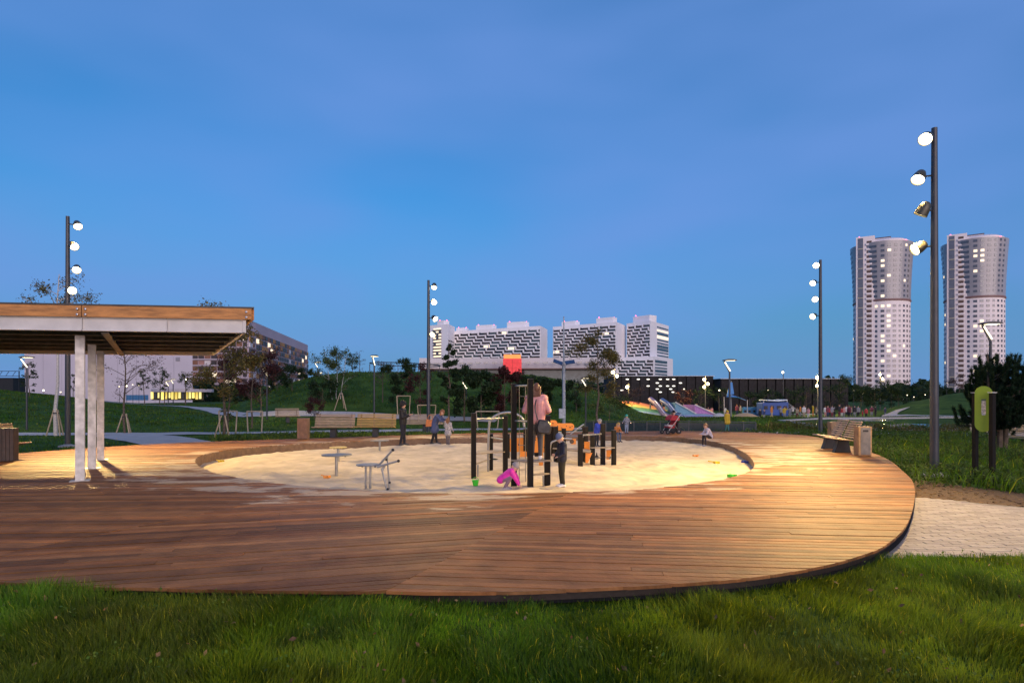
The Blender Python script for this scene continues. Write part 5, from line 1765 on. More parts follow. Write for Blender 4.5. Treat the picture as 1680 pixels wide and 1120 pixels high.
for i, (px, w, ty, dd) in enumerate(((1412, 40, 634, 95), (1436, 36, 638, 92), (1462, 44, 628, 96), (1474, 34, 634, 90))):
    tree(px, dd, ty, w, 668, m_leafd, m_bark, 'bushy dark tree at the foot of the first tower ' + ('on the hall side', 'in front of its door side', 'below its window side, the tallest', 'on the hill side')[i], 1300, .22, seed=i)['group'] = 'bushes below the first tower'
tree(1525, 130, 632, 40, 660, m_leafd, m_bark, 'dark tree beside the near mast on the skyline', 800, .3)
tree(1574, 110, 614, 26, 650, m_leafp, m_bark, 'thin tree at the foot of the second tower', 500, .22)
tree(1664, 50, 640, 60, 690, m_leafr, m_bark, 'reddish bush beyond the pine', 1200, .18, 'shrub')
for i, (px, ty, dd, w) in enumerate(((237, 602, 70, 18), (262, 600, 74, 26), (270, 606, 72, 10), (304, 608, 74, 22), (48, 590, 60, 22), (120, 612, 80, 14))):
    tree(px, dd, ty, w, 640, m_leafd, m_bark, 'small dark sapling on the lawn ' + ('beside the nearly bare tree', 'before the plain hall wall', 'narrow and upright before the hall', 'before the yellow foyer', 'by the stage canopy', 'between birch and mast')[i], 420, .16, seed=i)['group'] = 'saplings before the plain hall'
hframe(662, 42, 22, 1.4, 'timber frame behind the greyish bench')
hframe(700, 40, 30, 1.1, 'timber frame behind the middle mast')
hframe(800, 36, 38, 1.0, 'timber frame seen through the climbing posts')
hframe(1606, 30, 30, 1.1, 'timber frame by the pond behind the sign')
stakes(560, 44, 1.2, 'timber tripod on the slope by the birch clump', .5)

# pine with upright candle shoots
def pine(px, d, ty, label):
    rng = np.random.default_rng(77)
    x = UX(px, d)
    g = GZ(x, d)
    H = UZ(ty, d) - g
    t = thing('pine_tree', label, 'tree', (x, d, g))
    mb = MB()
    segs = []
    for (bx, tx) in ((-.12, -.35), (.1, .25), (.25, 1.0)):
        mb.path([(bx, 0, -.1), (bx * 1.3, 0, H * .3), (tx * .6, rng.normal() * .1, H * .6), (tx, rng.normal() * .2, H * (.93 if tx < .9 else .72))], [.085, .07, .045, .012], 8)
    for k in range(120):
        f = rng.uniform(.3, .95)
        a = rng.uniform(0, 6.283)
        rad = (1.15 - .75 * f) * rng.uniform(.4, 1.1)
        c0 = Vector((rng.uniform(-.3, .5) * f, rng.uniform(-.25, .25), H * f * .78))
        c1 = c0 + Vector((math.cos(a) * rad, math.sin(a) * rad, rng.uniform(.02, .25)))
        c2 = c1 + Vector((math.cos(a) * .1, math.sin(a) * .1, rng.uniform(.18, .5) * (.5 + .8 * f)))
        mb.path([c0, c1, c2], [.02, .014, .007], 5)
        segs += [(c0.lerp(c1, .35), c1, .75), (c1, c2, 1.3)]
    mb.build('trunk', m_bark, t, True)
    for _ in range(260):                      # short inner twigs fill the crown
        q = rng.normal(size=3)
        q *= rng.random() ** .4 / np.linalg.norm(q)
        c0 = Vector((q[0] * .95 + .15, q[1] * .8, H * .52 + q[2] * H * .36))
        v_ = rng.normal(size=3) * .1
        segs.append((c0, c0 + Vector((v_[0], v_[1], abs(v_[2]) + .08)), 1.0))
    pts, dirs = [], []
    for (a, b, w) in segs:
        n = int(330 * w * (b - a).length / .5)
        f = rng.uniform(0, 1, (n, 1))
        pts.append(np.array(a) + (np.array(b) - np.array(a)) * f)
        ax = np.array((b - a).normalized())
        v = rng.normal(size=(n, 3))
        v /= np.linalg.norm(v, axis=1)[:, None]
        dirs.append(v * .75 + ax * .65)
    pts, dirs = np.concatenate(pts), np.concatenate(dirs)
    N = len(pts)
    L = rng.uniform(.07, .14, (N, 1))
    side_ = np.cross(dirs, rng.normal(size=(N, 3)))
    side_ /= np.linalg.norm(side_, axis=1)[:, None] + 1e-9
    V = np.stack([pts - side_ * .010, pts + side_ * .010, pts + dirs * L], 1).reshape(-1, 3)
    tt = rng.uniform(.5, 1.5, (N, 1))
    obj_me('crown', np_mesh('crown', V, np.arange(N * 3), 3, leaf_mat('pine_needle', (.018, .040, .018)), np.concatenate([tt, tt, tt], 1)), t)
pine(1634, 19, 568, 'dark bushy pine with upright shoots behind the green board')

# ---- grass blades
def grass(name, X, Y, Z, H, W, mat, rng, tone, label, lean=.45, cat='grass', parent=None):
    N = len(X)
    a = vnoise(X, Y, .8, 33) * 11 + rng.normal(size=N) * 1.0
    ln = H * lean * rng.uniform(.2, 1.6, N)
    dx, dy = np.cos(a) * ln, np.sin(a) * ln
    b = rng.uniform(0, 2 * np.pi, N)
    wx, wy = np.cos(b) * W / 2, np.sin(b) * W / 2
    p0 = np.stack([X - wx, Y - wy, Z - .01], 1)
    p1 = np.stack([X + wx, Y + wy, Z - .01], 1)
    p2 = np.stack([X + dx * .35 + wx * .8, Y + dy * .35 + wy * .8, Z + H * .6], 1)
    p3 = np.stack([X + dx * .35 - wx * .8, Y + dy * .35 - wy * .8, Z + H * .6], 1)
    p4 = np.stack([X + dx, Y + dy, Z + H * .95], 1)
    V = np.stack([p0, p1, p2, p3, p4], 1).reshape(-1, 3)
    o = np.arange(N)[:, None] * 5
    tri = np.concatenate([o + np.array([[0, 1, 2]]), o + np.array([[0, 2, 3]]), o + np.array([[3, 2, 4]])], 1).reshape(-1)
    me = np_mesh(name, V, tri, 3, mat, np.repeat(tone, 3, axis=0))
    o_ = obj_me(name, me)
    if parent: o_.parent = parent
    return tag(o_, label, cat, kind='stuff')
m_blade = M('grass_blade', (.082, .155, .012), .5, var=0, attr=True, spec=.25, transl=.45)
def tones(N, rng, X, Y, dry=.05):
    t = .5 + 1.1 * vnoise(X, Y, 1.3, 21) * vnoise(X, Y, 5, 22) * 1.7 + rng.normal(size=N) * .16
    t = np.clip(t, .3, 1.9)
    yel = vnoise(X, Y, .7, 23)
    c = np.stack([t * (.6 + .8 * yel), t, t * (.7 + .3 * rng.random(N))], 1)
    dr = rng.random(N) < dry
    c[dr] = np.array([4.2, 2.3, 2.6]) * rng.uniform(.7, 1.2, (dr.sum(), 1))
    return c
rng = np.random.default_rng(3)
def scatter(n, x0, x1, y0, y1, dens=None):
    X, Y = rng.uniform(x0, x1, n), rng.uniform(y0, y1, n)
    return X, Y
# foreground lawn, nearest first
N = 470000
Y = 2.6 + rng.random(N) ** 1.25 * 6.2
X = rng.uniform(-1, 1, N) * (Y * .98 + 1.0)
big = [(x * 1.0, y) for x, y in DECK]
keep = ~inpoly_np(X, Y, DECK) & ~inpoly_np(X, Y, PATH)
keep &= rng.random(N) < (.45 + .55 * vnoise(X, Y, 1.6, 31))
X, Y = X[keep], Y[keep]
cl_ = vnoise(X, Y, 1.1, 41) * .6 + vnoise(X, Y, 3.2, 42) * .4
tuft = vnoise(X, Y, 2.3, 47) > .74
Hh = (.038 + .115 * cl_ ** 1.7) * rng.uniform(.55, 1.25, len(X)) * np.where(tuft, 1.45, 1.0)
grass('lawn_grass', X, Y, ground_h(X, Y), Hh, .0040 + .0022 * rng.random(len(X)), m_blade, rng, tones(len(X), rng, X, Y, .04), 'long unmown grass in front of the curved deck')
# fallen leaves and a few broad weeds in the lawn
m_dead = M('dead_leaf', (.20, .11, .05), .8, var=.4, scale=30, attr=True)
k_ = rng.integers(0, len(X), 260)
Vv, Fc, Tt = leaves(np.stack([X[k_], Y[k_], ground_h(X[k_], Y[k_]) + rng.uniform(.03, .09, 260)], 1), .045, rng, .6, (.4, 1.8))
tag(obj_me('fallen_leaves', np_mesh('fallen_leaves', Vv, Fc, 4, m_dead, Tt)), 'brown fallen leaves scattered in the long grass', 'leaves', kind='stuff')
k_ = rng.integers(0, len(X), 450)
cx_ = np.repeat(k_, 7)
Vv, Fc, Tt = leaves(np.stack([X[cx_] + rng.normal(size=len(cx_)) * .03, Y[cx_] + rng.normal(size=len(cx_)) * .03, ground_h(X[cx_], Y[cx_]) + rng.uniform(.02, .10, len(cx_))], 1), .024, rng, .7, (.6, 1.5))
tag(obj_me('lawn_weeds', np_mesh('lawn_weeds', Vv, Fc, 4, leaf_mat('weed_leaf', (.075, .14, .02)), Tt)), 'small broad leaved weeds mixed into the long grass', 'weeds', kind='stuff')
# turf beyond and beside the deck
N = 90000
Y = rng.uniform(10, 44, N)
X = rng.uniform(-1, 1, N) * (Y * .9 + 2)
keep = ~inpoly_np(X, Y, DECK) & ~inpoly_np(X, Y, PATH) & ~inpoly_np(X, Y, MUL) & ~inpoly_np(X, Y, WAT)
keep &= ~((Y > 28.6) & (Y < 31.6) & (X < -10)) & ~((X < -11.5) & (X > -19.5) & (np.abs(Y - (29.6 - (X + 19) * .97)) < 2.0))
keep &= ~((X > 10) & (np.abs(Y - 30) < 1.6)) & ~((X > -12.5) & (X < 9) & (np.abs(Y - 33.4) < 2.6))
X, Y = X[keep], Y[keep]
Hh = rng.uniform(.05, .11, len(X))
grass('turf_grass', X, Y, ground_h(X, Y), Hh, .022 + 0 * X, m_blade, rng, tones(len(X), rng, X, Y, .01) * .8, 'short mown turf round and beyond the deck')
# coarser turf on the mounds
N = 95000
Y = 38 + 34 * rng.random(N) ** .8
X = rng.uniform(-.9, .9, N) * Y
keep = ~inpoly_np(X, Y, WAT) & ~((X > 8) & (Y > 62))
keep &= ~((X < 1) & (np.abs(Y - np.interp(-X, [-1, 10, 17, 23, 30, 40, 60], [40.5, 42, 44, 49, 60, 68, 74])) < 2.0))
keep &= rng.random(N) < .35 + .65 * vnoise(X, Y, .5, 63)
X, Y = X[keep], Y[keep]
grass('mound_grass', X, Y, ground_h(X, Y), rng.uniform(.06, .17, len(X)), .05 + 0 * X, m_blade, rng, tones(len(X), rng, X, Y, .01) * .75, 'rough grass covering the mounds behind the sandpit')
# planted strips: leafy ground cover
m_cover = leaf_mat('cover_leaf', (.062, .105, .020))
def cover(name, poly, n, hmin, hmax, size, label, seed, blades=0, mat=None):
    r_ = np.random.default_rng(seed)
    xs_, ys_ = [p[0] for p in poly], [p[1] for p in poly]
    X, Y = r_.uniform(min(xs_), max(xs_), n), r_.uniform(min(ys_), max(ys_), n)
    k = inpoly_np(X, Y, poly) & ~inpoly_np(X, Y, DECK)
    X, Y = X[k], Y[k]
    dens = vnoise(X, Y, .9, seed) * .6 + vnoise(X, Y, 2.6, seed + 1) * .4
    k = r_.random(len(X)) < .35 + dens
    X, Y, dens = X[k], Y[k], dens[k]
    top = hmin + (hmax - hmin) * np.clip((dens - .2) * 1.5, 0, 1)
    Z = ground_h(X, Y) + top * r_.random(len(X)) ** .6
    V, Fc, T = leaves(np.stack([X, Y, Z], 1), size, r_, .45, (.5, 1.6))
    tag(obj_me(name, np_mesh(name, V, Fc, 4, mat or m_cover, T)), label, 'plants', kind='stuff')
    if blades:
        X, Y = r_.uniform(min(xs_), max(xs_), blades), r_.uniform(min(ys_), max(ys_), blades)
        k = inpoly_np(X, Y, poly) & ~inpoly_np(X, Y, DECK)
        X, Y = X[k], Y[k]
        k = r_.random(len(X)) < vnoise(X, Y, 1.3, seed + 5) ** 1.5 * 1.6
        X, Y = X[k], Y[k]
        grass(name + '_blades', X, Y, ground_h(X, Y), (hmax * 1.15) * r_.uniform(.5, 1.2, len(X)), .012 + .008 * r_.random(len(X)), m_blade, r_, tones(len(X), r_, X, Y, .05) * 1.1,
              'upright grassy leaves among %s' % label, .6, 'plants')
cover('bed_plants', [(7.9, 12.2), (8.9, 11.8), (9.8, 10.6), (11.6, 9.3), (15.4, 7.9), (24, 9), (24, 20), (15, 23), (11.3, 22.5), (10.9, 19), (9.5, 15.4), (8.75, 13.4)], 62000, .10, .42, .10,
      'low green plants round the mast and the green board', 51, 16000)
cover('rim_plants', [(-12.2, 24.5), (-9.2, 24.1), (-5.5, 26.4), (-2.4, 27.9), (2, 28.9), (2, 30.2), (-4, 29.6), (-8.5, 28.2), (-13.5, 28.0)], 30000, .08, .36, .11,
      'low green hedge strip behind the far benches', 61, 4000)
cover('rail_plants', [(8, 30.2), (12.4, 28.6), (13, 25), (16, 25), (22, 27), (22, 29), (12, 30)], 20000, .08, .34, .11, 'low green plants beside the far right deck edge', 71, 3000)
cover('pond_reeds', [(12, 32.4), (36, 31.8), (36, 33.2), (12, 34)], 16000, .15, .6, .13, 'yellowish reeds along the near pond edge', 81, 6000, leaf_mat('reed_leaf', (.11, .10, .03)))

# far wood that closes the horizon
r_ = np.random.default_rng(5)
N = 42000
A = r_.uniform(-1.15, 1.15, N)
D = r_.uniform(235, 330, N)
X = A * D
hgt = 3.5 + 6.5 * vnoise(A, A * 0, 26, 91) + 3.0 * vnoise(A, A * 0, 90, 92)
Z = -2 + hgt * r_.random(N) ** .7
V, Fc, T = leaves(np.stack([X, D, Z], 1), 2.3, r_, .7, (.5, 1.5))
tag(obj_me('far_wood', np_mesh('far_wood', V, Fc, 4, m_leafd, T)), 'dark line of distant trees along the skyline', 'wood', kind='stuff')

# ================================================================== people
SKIN = M('skin', (.55, .33, .24), .55, var=.08, scale=20)
def cloth(name, c, rough=.8, **k): return M('cloth_' + name, c, rough, var=k.pop('var', .15), scale=k.pop('scale', 14), bump=k.pop('bump', .35), bscale=k.pop('bscale', 30), **k)
def base_pose():
    J = dict(pel=(0, 0, .52), che=(0, .0, .70), nek=(0, .005, .835), hed=(0, -.008, .925))
    for s, n in ((1, 'L'), (-1, 'R')):
        J['sh' + n] = (.098 * s, 0, .800)
        J['el' + n] = (.125 * s, .015, .635)
        J['wr' + n] = (.125 * s, -.03, .495)
        J['hp' + n] = (.047 * s, 0, .505)
        J['kn' + n] = (.052 * s, -.008, .275)
        J['an' + n] = (.055 * s, .012, .042)
        J['to' + n] = (.062 * s, -.085, .018)
    return J
def capsule(mb, a, b, ra, rb, n=10):
    a, b = Vector(a), Vector(b)
    d = (b - a)
    L = d.length
    d = d.normalized() if L > 1e-6 else Vector((0, 0, 1))
    P, Rr = [], []
    for k in range(4):
        t = (k / 4) * math.pi / 2
        P.append(a - d * ra * math.cos(t))
        Rr.append(max(1e-4, ra * math.sin(t)))
    P.append(a); Rr.append(ra)
    P.append(b); Rr.append(rb)
    for k in range(3, -1, -1):
        t = (k / 4) * math.pi / 2
        P.append(b + d * rb * math.cos(t))
        Rr.append(max(1e-4, rb * math.sin(t)))
    mb.path(P, Rr, n)
def human(name, label, loc, rz, H, pose, top, legs, shoes=None, puff=1.0, voxel=.0125, skin=None, hood=None, skirt=None, child=False, sleeve=True, fingers=True, group=None, eyes=True, slot_only=False, curl=.5):
    J = base_pose()
    J.update(pose)
    hs = 1.28 if child else 1.0
    V = {k: Vector(v) * H for k, v in J.items()}
    bones = []                                       # (a, b, ra, rb, region)
    def B(a, b, ra, rb, reg):
        bones.append((V[a] if isinstance(a, str) else a, V[b] if isinstance(b, str) else b, ra * H, rb * H, reg))
    p = puff
    up = (V['nek'] - V['pel']).normalized()
    acr = (V['shL'] - V['shR']).normalized()
    fwd = acr.cross(up).normalized()                 # front of the chest (towards -Y when upright)
    if fwd.y > 0 and abs(up.z) > .9 and acr.x > 0: fwd = -fwd
    B('shL', 'shR', .046 * p, .046 * p, 1)
    for s in (1, -1):
        a = V['che'] + acr * s * .048 * H + up * .05 * H
        b_ = V['pel'] + acr * s * .043 * H
        B(a, b_, .064 * p, .060 * p, 1)
    B('hpL', 'hpR', .056, .056, 2)
    if skirt:
        for s in ('L', 'R'):
            B('hp' + s, V['hp' + s].lerp(V['kn' + s], skirt), .062 * p, .078 * p, 1)
    B('che', 'nek', .05 * p, .034, 1)
    B('nek', V['nek'].lerp(V['hed'], .55), .031, .029, 0)
    for s in ('L', 'R'):
        B('sh' + s, 'el' + s, .036 * p, .030 * p, 1)
        B('el' + s, 'wr' + s, .029 * (p if sleeve else .9), .021 * (p if sleeve else .9), 1 if sleeve else 0)
        B('hp' + s, 'kn' + s, .056, .042, 2)
        B('kn' + s, 'an' + s, .039, .026, 2)
        B('an' + s, 'to' + s, .028, .023, 3)
        heel = V['an' + s] + (V['an' + s] - V['to' + s]) * .22
        B('an' + s, Vector((heel.x, heel.y, V['to' + s].z + .004 * H)), .025, .024, 3)
    hc = V['hed']
    hup = (hc - V['nek']).normalized()
    hf = Vector(J.get('look', (0, -1, 0))).normalized()
    hf = (hf - hup * hf.dot(hup)).normalized()
    hr = hf.cross(hup)
    HR = Matrix((hr, hf, hup)).transposed()          # columns: right, front, up
    mb = MB()
    for (a, b_, ra, rb, reg) in bones: capsule(mb, a, b_, ra, rb)
    hd = (.046 * hs, .054 * hs, .066 * hs)
    mb.sphere(hc, H, 14, 10, hd, HR)
    mb.sphere(hc + HR @ Vector((0, .018, -.035)) * H * hs, H, 10, 6, (.034 * hs, .034 * hs, .034 * hs), HR)   # jaw
    capsule(mb, hc + HR @ Vector((0, .050, .004)) * H * hs, hc + HR @ Vector((0, .060, -.012)) * H * hs, .006 * H, .009 * H, 6)
    for s in (1, -1): mb.sphere(hc + HR @ Vector((s * .046, -.002, -.004)) * H * hs, H, 8, 5, (.007, .013, .019), HR)
    # palms
    hands = []
    for s in ('L', 'R'):
        w = V['wr' + s]
        hd_ = V['hn' + s] - w if ('hn' + s) in V else (w - V['el' + s])
        hd_ = hd_.normalized()
        sidev = hd_.cross(Vector((0, 1, 0)) if abs(hd_.y) < .8 else Vector((0, 0, 1))).normalized()
        pal = sidev.cross(hd_).normalized()
        k = w + hd_ * .05 * H
        for q in (-1, 1): capsule(mb, w + sidev * q * .007 * H, k + sidev * q * .014 * H, .013 * H, .012 * H, 8)
        bones.append((w + hd_ * .012 * H, k, .014 * H, .012 * H, 0))
        hands.append((w, hd_, sidev, pal, k, 1 if s == 'L' else -1))
    me = mb.mesh('tmp')
    ob = bpy.data.objects.new('tmp', me)
    COL.objects.link(ob)
    r = ob.modifiers.new('r', 'REMESH')
    r.mode = 'VOXEL'
    r.voxel_size = voxel * H / 1.5
    sm_ = ob.modifiers.new('s', 'SMOOTH')
    sm_.factor = .5
    sm_.iterations = 4
    dg_ = bpy.context.evaluated_depsgraph_get()
    me2 = bpy.data.meshes.new_from_object(ob.evaluated_get(dg_))
    bpy.data.objects.remove(ob, do_unlink=True)
    n = len(me2.polygons)
    C = np.empty(n * 3)
    me2.polygons.foreach_get('center', C)
    C = C.reshape(-1, 3)
    best = np.full(n, 1e9)
    reg = np.zeros(n, np.int32)
    for (a, b_, ra, rb, g_) in bones + [(hc, hc + HR @ Vector((0, .02, -.035)) * H * hs, .06 * H * hs, .036 * H * hs, 0)]:
        a_, d_ = np.array(a), np.array(b_ - a)
        L2 = max(1e-9, float(d_ @ d_))
        t_ = np.clip(((C - a_) @ d_) / L2, 0, 1)
        dist = np.linalg.norm(C - a_ - t_[:, None] * d_, axis=1) - (ra + (rb - ra) * t_)
        k = dist < best
        best[k] = dist[k]
        reg[k] = g_
    # neckline: the collar stays cloth up to the chin
    me2.materials.clear()
    for m_ in (skin or SKIN, top, legs, shoes or M('shoe_dark', (.04, .04, .045), .6)): me2.materials.append(m_)
    me2.polygons.foreach_set('material_index', reg)
    if fingers:
        fb = MB()
        for (w, hd_, sidev, pal, k, sg_) in hands:
            for i, (o, ln) in enumerate(((-.018, .040), (-.006, .046), (.006, .043), (.018, .034))):
                b0 = k + sidev * o * H - hd_ * .004 * H
                m0 = b0 + (hd_ * (1 - curl * .35) - pal * curl * .6).normalized() * ln * .5 * H
                e0 = m0 + (hd_ * (1 - curl * 1.2) - pal * curl * 1.2 + hd_ * .05).normalized() * ln * .5 * H
                fb.path([b0, m0, e0], [.0062 * H, .0056 * H, .0042 * H], 6)
            b0 = w + hd_ * .016 * H - sidev * .018 * H * 1.0
            fb.path([b0, b0 - sidev * .016 * H + hd_ * .016 * H - pal * .006 * H, b0 - sidev * .016 * H + hd_ * .036 * H - pal * .016 * H], [.0075 * H, .0066 * H, .005 * H], 6)
        bmx = bmesh.new()
        bmx.from_mesh(me2)
        fm = fb.mesh('f')
        bmx.from_mesh(fm)
        bmx.to_mesh(me2)
        bmx.free()
    me2.polygons.foreach_set('use_smooth', [True] * len(me2.polygons))
    me2.name = 'body'
    if slot_only: return me2, dict(hc=hc, HR=HR, hs=hs, H=H)
    t = thing(name, label, 'person', loc, rz, group)
    obj_me('body', me2, t)
    info = dict(t=t, hc=hc, HR=HR, hs=hs, H=H, V=V)
    if eyes:
        for s in (1, -1):
            MB().sphere(hc + HR @ Vector((s * .018, .0485, .004)) * H * hs, .0065 * H * hs, 8, 5).build('eye', M('eye_dark', (.03, .02, .02), .2, var=0), t, True)
        MB().sphere(hc + HR @ Vector((0, .047, -.034)) * H * hs, H * hs, 8, 4, (.014, .006, .004), HR).build('mouth', M('lip', (.40, .16, .13), .5, var=0), t)
    return info
def headwear(i, mat, kind='hair', name='hair', long=0.0, bob=None):
    """cap of hair, beanie or helmet over the skull; face left open"""
    hc, HR, hs, H = i['hc'], i['HR'], i['hs'], i['H']
    g = {'hair': 1.10, 'beanie': 1.16, 'helmet': 1.28, 'afro': 1.55}[kind]
    mb = MB()
    mb.sphere(hc + HR @ Vector((0, -.006, .006)) * H * hs, H * hs, 18, 12, (.047 * g, .055 * g, .066 * g * (1 if kind != 'afro' else .92)), HR)
    keep = []
    for f in mb.f:
        c = sum((Vector(mb.v[k]) for k in f), Vector()) / len(f)
        q = HR.transposed() @ (c - hc) / (H * hs)
        face = q.y > -.004 and q.z < (.018 if kind == 'hair' else .012) and abs(q.x) < .06
        low = q.z < (-.045 if kind == 'hair' else (-.002 if kind in ('beanie', 'helmet') else -.06))
        if not face and not low: keep.append(f)
    mb.f = keep
    mb.m, mb.t = [0] * len(keep), [(1, 1, 1)] * len(keep)
    if long:
        for s in (-1, -.66, -.33, 0, .33, .66, 1):
            a = hc + HR @ Vector((s * .034, -.03, .01)) * H * hs
            capsule(mb, a, a + HR @ Vector((s * .004, -.018, 0)) * H + Vector((0, 0, -long * H)), .027 * H, .018 * H, 8)
    if kind == 'beanie': mb.lathe([(.052, -.006), (.055, .004), (.051, .014)], 16, hc + HR @ Vector((0, -.002, .008)) * H * hs, HR @ Matrix.Diagonal((H * hs, H * hs * 1.12, H * hs)))
    return mb.build(name, mat, i['t'], True)
def legs_stride(s=.03): return dict(anL=(.055, .012 - s, .042), toL=(.062, -.085 - s, .018), anR=(-.055, .012 + s, .042), toR=(-.062, -.085 + s, .018))

# woman on the climbing frame, seen from behind
d = 12.16
x = UX(880, d)
wm = human('person', 'person in pink puffer jacket standing on the climbing frame platform seen from behind', (x, d, ZPLAT + .002), R(172), 1.52,
           dict(elL=(.160, .0, .635), wrL=(.125, -.12, .62), hnL=(.10, -.2, .64), elR=(-.165, .01, .64), wrR=(-.10, -.12, .60), look=(.15, -1, -.1), **legs_stride(.02)),
           cloth('pink', (.60, .28, .27), .5, bump=.6, bscale=9), cloth('charcoal', (.07, .065, .07)), cloth('white_shoe', (.75, .72, .7), .5), puff=1.22)
headwear(wm, cloth('hair_chestnut', (.12, .05, .025), .5), long=.11)
# quilting seams of the jacket
mb = MB()
bag = thing('shoulder_bag', 'black leather shoulder bag hanging at the hip of the pink jacket', 'bag', (x + .13, d - .18, ZPLAT + .66))
poly = [(-.12, -.12), (.13, -.15), (.16, -.02), (.10, .13), (-.09, .15), (-.14, .0)]
MB().prism(poly, -.055, .055, lambda a, b, c: (a, c, b)).build('pouch', M('black_leather', (.025, .025, .028), .35, var=.3, scale=12, bump=.5, bscale=10), bag, True, bevel=.03)
MB().path(catmull([(-.11, 0, .14), (-.16, .03, .38), (-.10, .16, .63), (.0, .20, .66)], 6, False), .012, 6).build('strap', M('black_leather', (.025, .025, .028), .35), bag)
# boy in navy
x, d = UX(922, 12.0), 12.0
nb = human('person', 'child in navy jacket and blue beanie standing on the sand by the frame', (x, d, SZ(x, d) + .002), R(-72), 1.05,
           dict(hed=(0, -.045, .915), look=(0, -1, -.55), elL=(.135, -.02, .64), wrL=(.09, -.10, .58), hnL=(.06, -.15, .57), elR=(-.135, -.02, .64), wrR=(-.08, -.11, .60), hnR=(-.04, -.16, .60)),
           cloth('navy_jacket', (.010, .013, .030), .6, bump=.6, bscale=12), cloth('olive_trouser', (.035, .029, .014)), cloth('white_shoe', (.75, .72, .7), .5), puff=1.25, child=True)
headwear(nb, cloth('beanie_blue', (.11, .14, .24)), 'beanie', 'beanie')
MB().lathe([(.058, -.012), (.07, 0), (.058, .012)], 14, (0, -.01, .845 * 1.05), cap=False).build('hood_edge', cloth('grey_fleece', (.3, .31, .33)), nb['t'], True)
# crouching child in magenta
x, d = UX(830, 11.75), 11.75
cr = human('person', 'child in bright magenta jacket crouching over the sand at the frame', (x, d, SZ(x, d)), R(82), .98,
           dict(pel=(0, .10, .20), che=(0, -.05, .31), nek=(0, -.13, .39), hed=(0, -.185, .455), look=(0, -1, -.7), shL=(.09, -.12, .365), shR=(-.09, -.12, .365),
                elL=(.12, -.20, .24), wrL=(.08, -.25, .12), elR=(-.12, -.2, .24), wrR=(-.08, -.26, .12), hpL=(.055, .09, .19), hpR=(-.055, .09, .19),
                knL=(.10, -.10, .25), knR=(-.10, -.10, .25), anL=(.09, .02, .045), anR=(-.09, .02, .045), toL=(.10, -.09, .018), toR=(-.10, -.09, .018)),
           cloth('magenta', (.62, .02, .36), .6), cloth('mauve_trouser', (.20, .13, .18)), cloth('grey_shoe', (.35, .33, .35)), puff=1.35, child=True)
headwear(cr, cloth('grey_knit', (.26, .24, .25)), 'beanie', 'beanie')
# person with the phone
x, d = UX(661, 23.4), 23.4
ph = human('person', 'person in black jacket and dark jeans looking at a phone on the far sand', (x, d, SZ(x, d)), R(80), 1.70,
           dict(look=(0, -1, -.35), elL=(.12, -.03, .64), wrL=(.06, -.14, .695), hnL=(.03, -.2, .72), elR=(-.12, -.03, .64), wrR=(-.05, -.14, .69), hnR=(-.02, -.2, .71), **legs_stride(.03)),
           cloth('black_jacket', (.008, .007, .007), .6), cloth('dark_jeans', (.009, .010, .018)), M('shoe_dark', (.04, .04, .045), .6), puff=1.12)
headwear(ph, cloth('hair_black', (.012, .010, .010), .8), 'afro')
pn = thing('phone', 'lit mobile phone held by the person in black', 'phone', (x + .40, d - .03, SZ(x, d) + 1.24), R(80))
MB().box((0, 0, 0), (.075, .012, .15), mat=Matrix.Rotation(R(-35), 3, 'X')).build('case', m_dark, pn, bevel=.004)
MB().box((0, .008, .004), (.066, .003, .135), mat=Matrix.Rotation(R(-35), 3, 'X')).build('screen', M('phone_screen', (.8, .85, .9), .2, var=0, emit=(.8, .9, 1), estr=2.0), pn)
# bending figure in blue, and the child in the speckled coat
x, d = UX(714, 24.2), 24.0
bl = human('person', 'person in blue coat bending towards the child in the speckled coat', (x, d, SZ(x, d)), R(75), 1.58,
           dict(pel=(0, .03, .50), che=(0, -.06, .64), nek=(0, -.14, .74), hed=(0, -.20, .80), look=(0, -1, -.5), shL=(.095, -.115, .71), shR=(-.095, -.115, .71),
                elL=(.11, -.20, .60), wrL=(.06, -.27, .62), elR=(-.11, -.20, .60), wrR=(-.06, -.27, .58), **legs_stride(.05)),
           cloth('coat_blue', (.055, .075, .16)), cloth('black_tights', (.014, .014, .016)), M('shoe_dark', (.04, .04, .045), .6), puff=1.15, skirt=.62)
headwear(bl, cloth('hair_ginger', (.24, .10, .04), .6), long=.10)
bg2 = thing('tote_bag', 'orange tote bag on the arm of the bending person in blue', 'bag', (x - .16, d - .12, SZ(x, d) + .86), R(20))
MB().prism([(-.18, -.16), (.18, -.14), (.16, .12), (-.15, .14)], -.05, .05, lambda a, b, c: (a, c, b)).build('pouch', cloth('orange_canvas', (.50, .17, .05)), bg2, bevel=.03)
MB().path(catmull([(-.1, 0, .13), (-.05, .03, .28), (.08, .03, .28), (.11, 0, .12)], 5, False), .011, 6).build('handle', cloth('orange_canvas', (.50, .17, .05)), bg2)
x, d = UX(735, 23.3), 23.3
spk = M('cloth_speckled', (.62, .58, .55), .85, var=.0, col2=(.10, .09, .09), scale=38, detail=1)
ch = human('person', 'child in white speckled coat with long brown hair beside the bending person', (x, d, SZ(x, d)), R(160), 1.0,
           dict(elL=(.16, -.03, .68), wrL=(.18, -.1, .74), elR=(-.15, .0, .64), wrR=(-.17, -.06, .54), **legs_stride(.04)), spk, cloth('grey_trouser', (.13, .11, .12)), None, puff=1.3, child=True, skirt=.4)
headwear(ch, cloth('hair_brown', (.20, .09, .035), .6), long=.16)
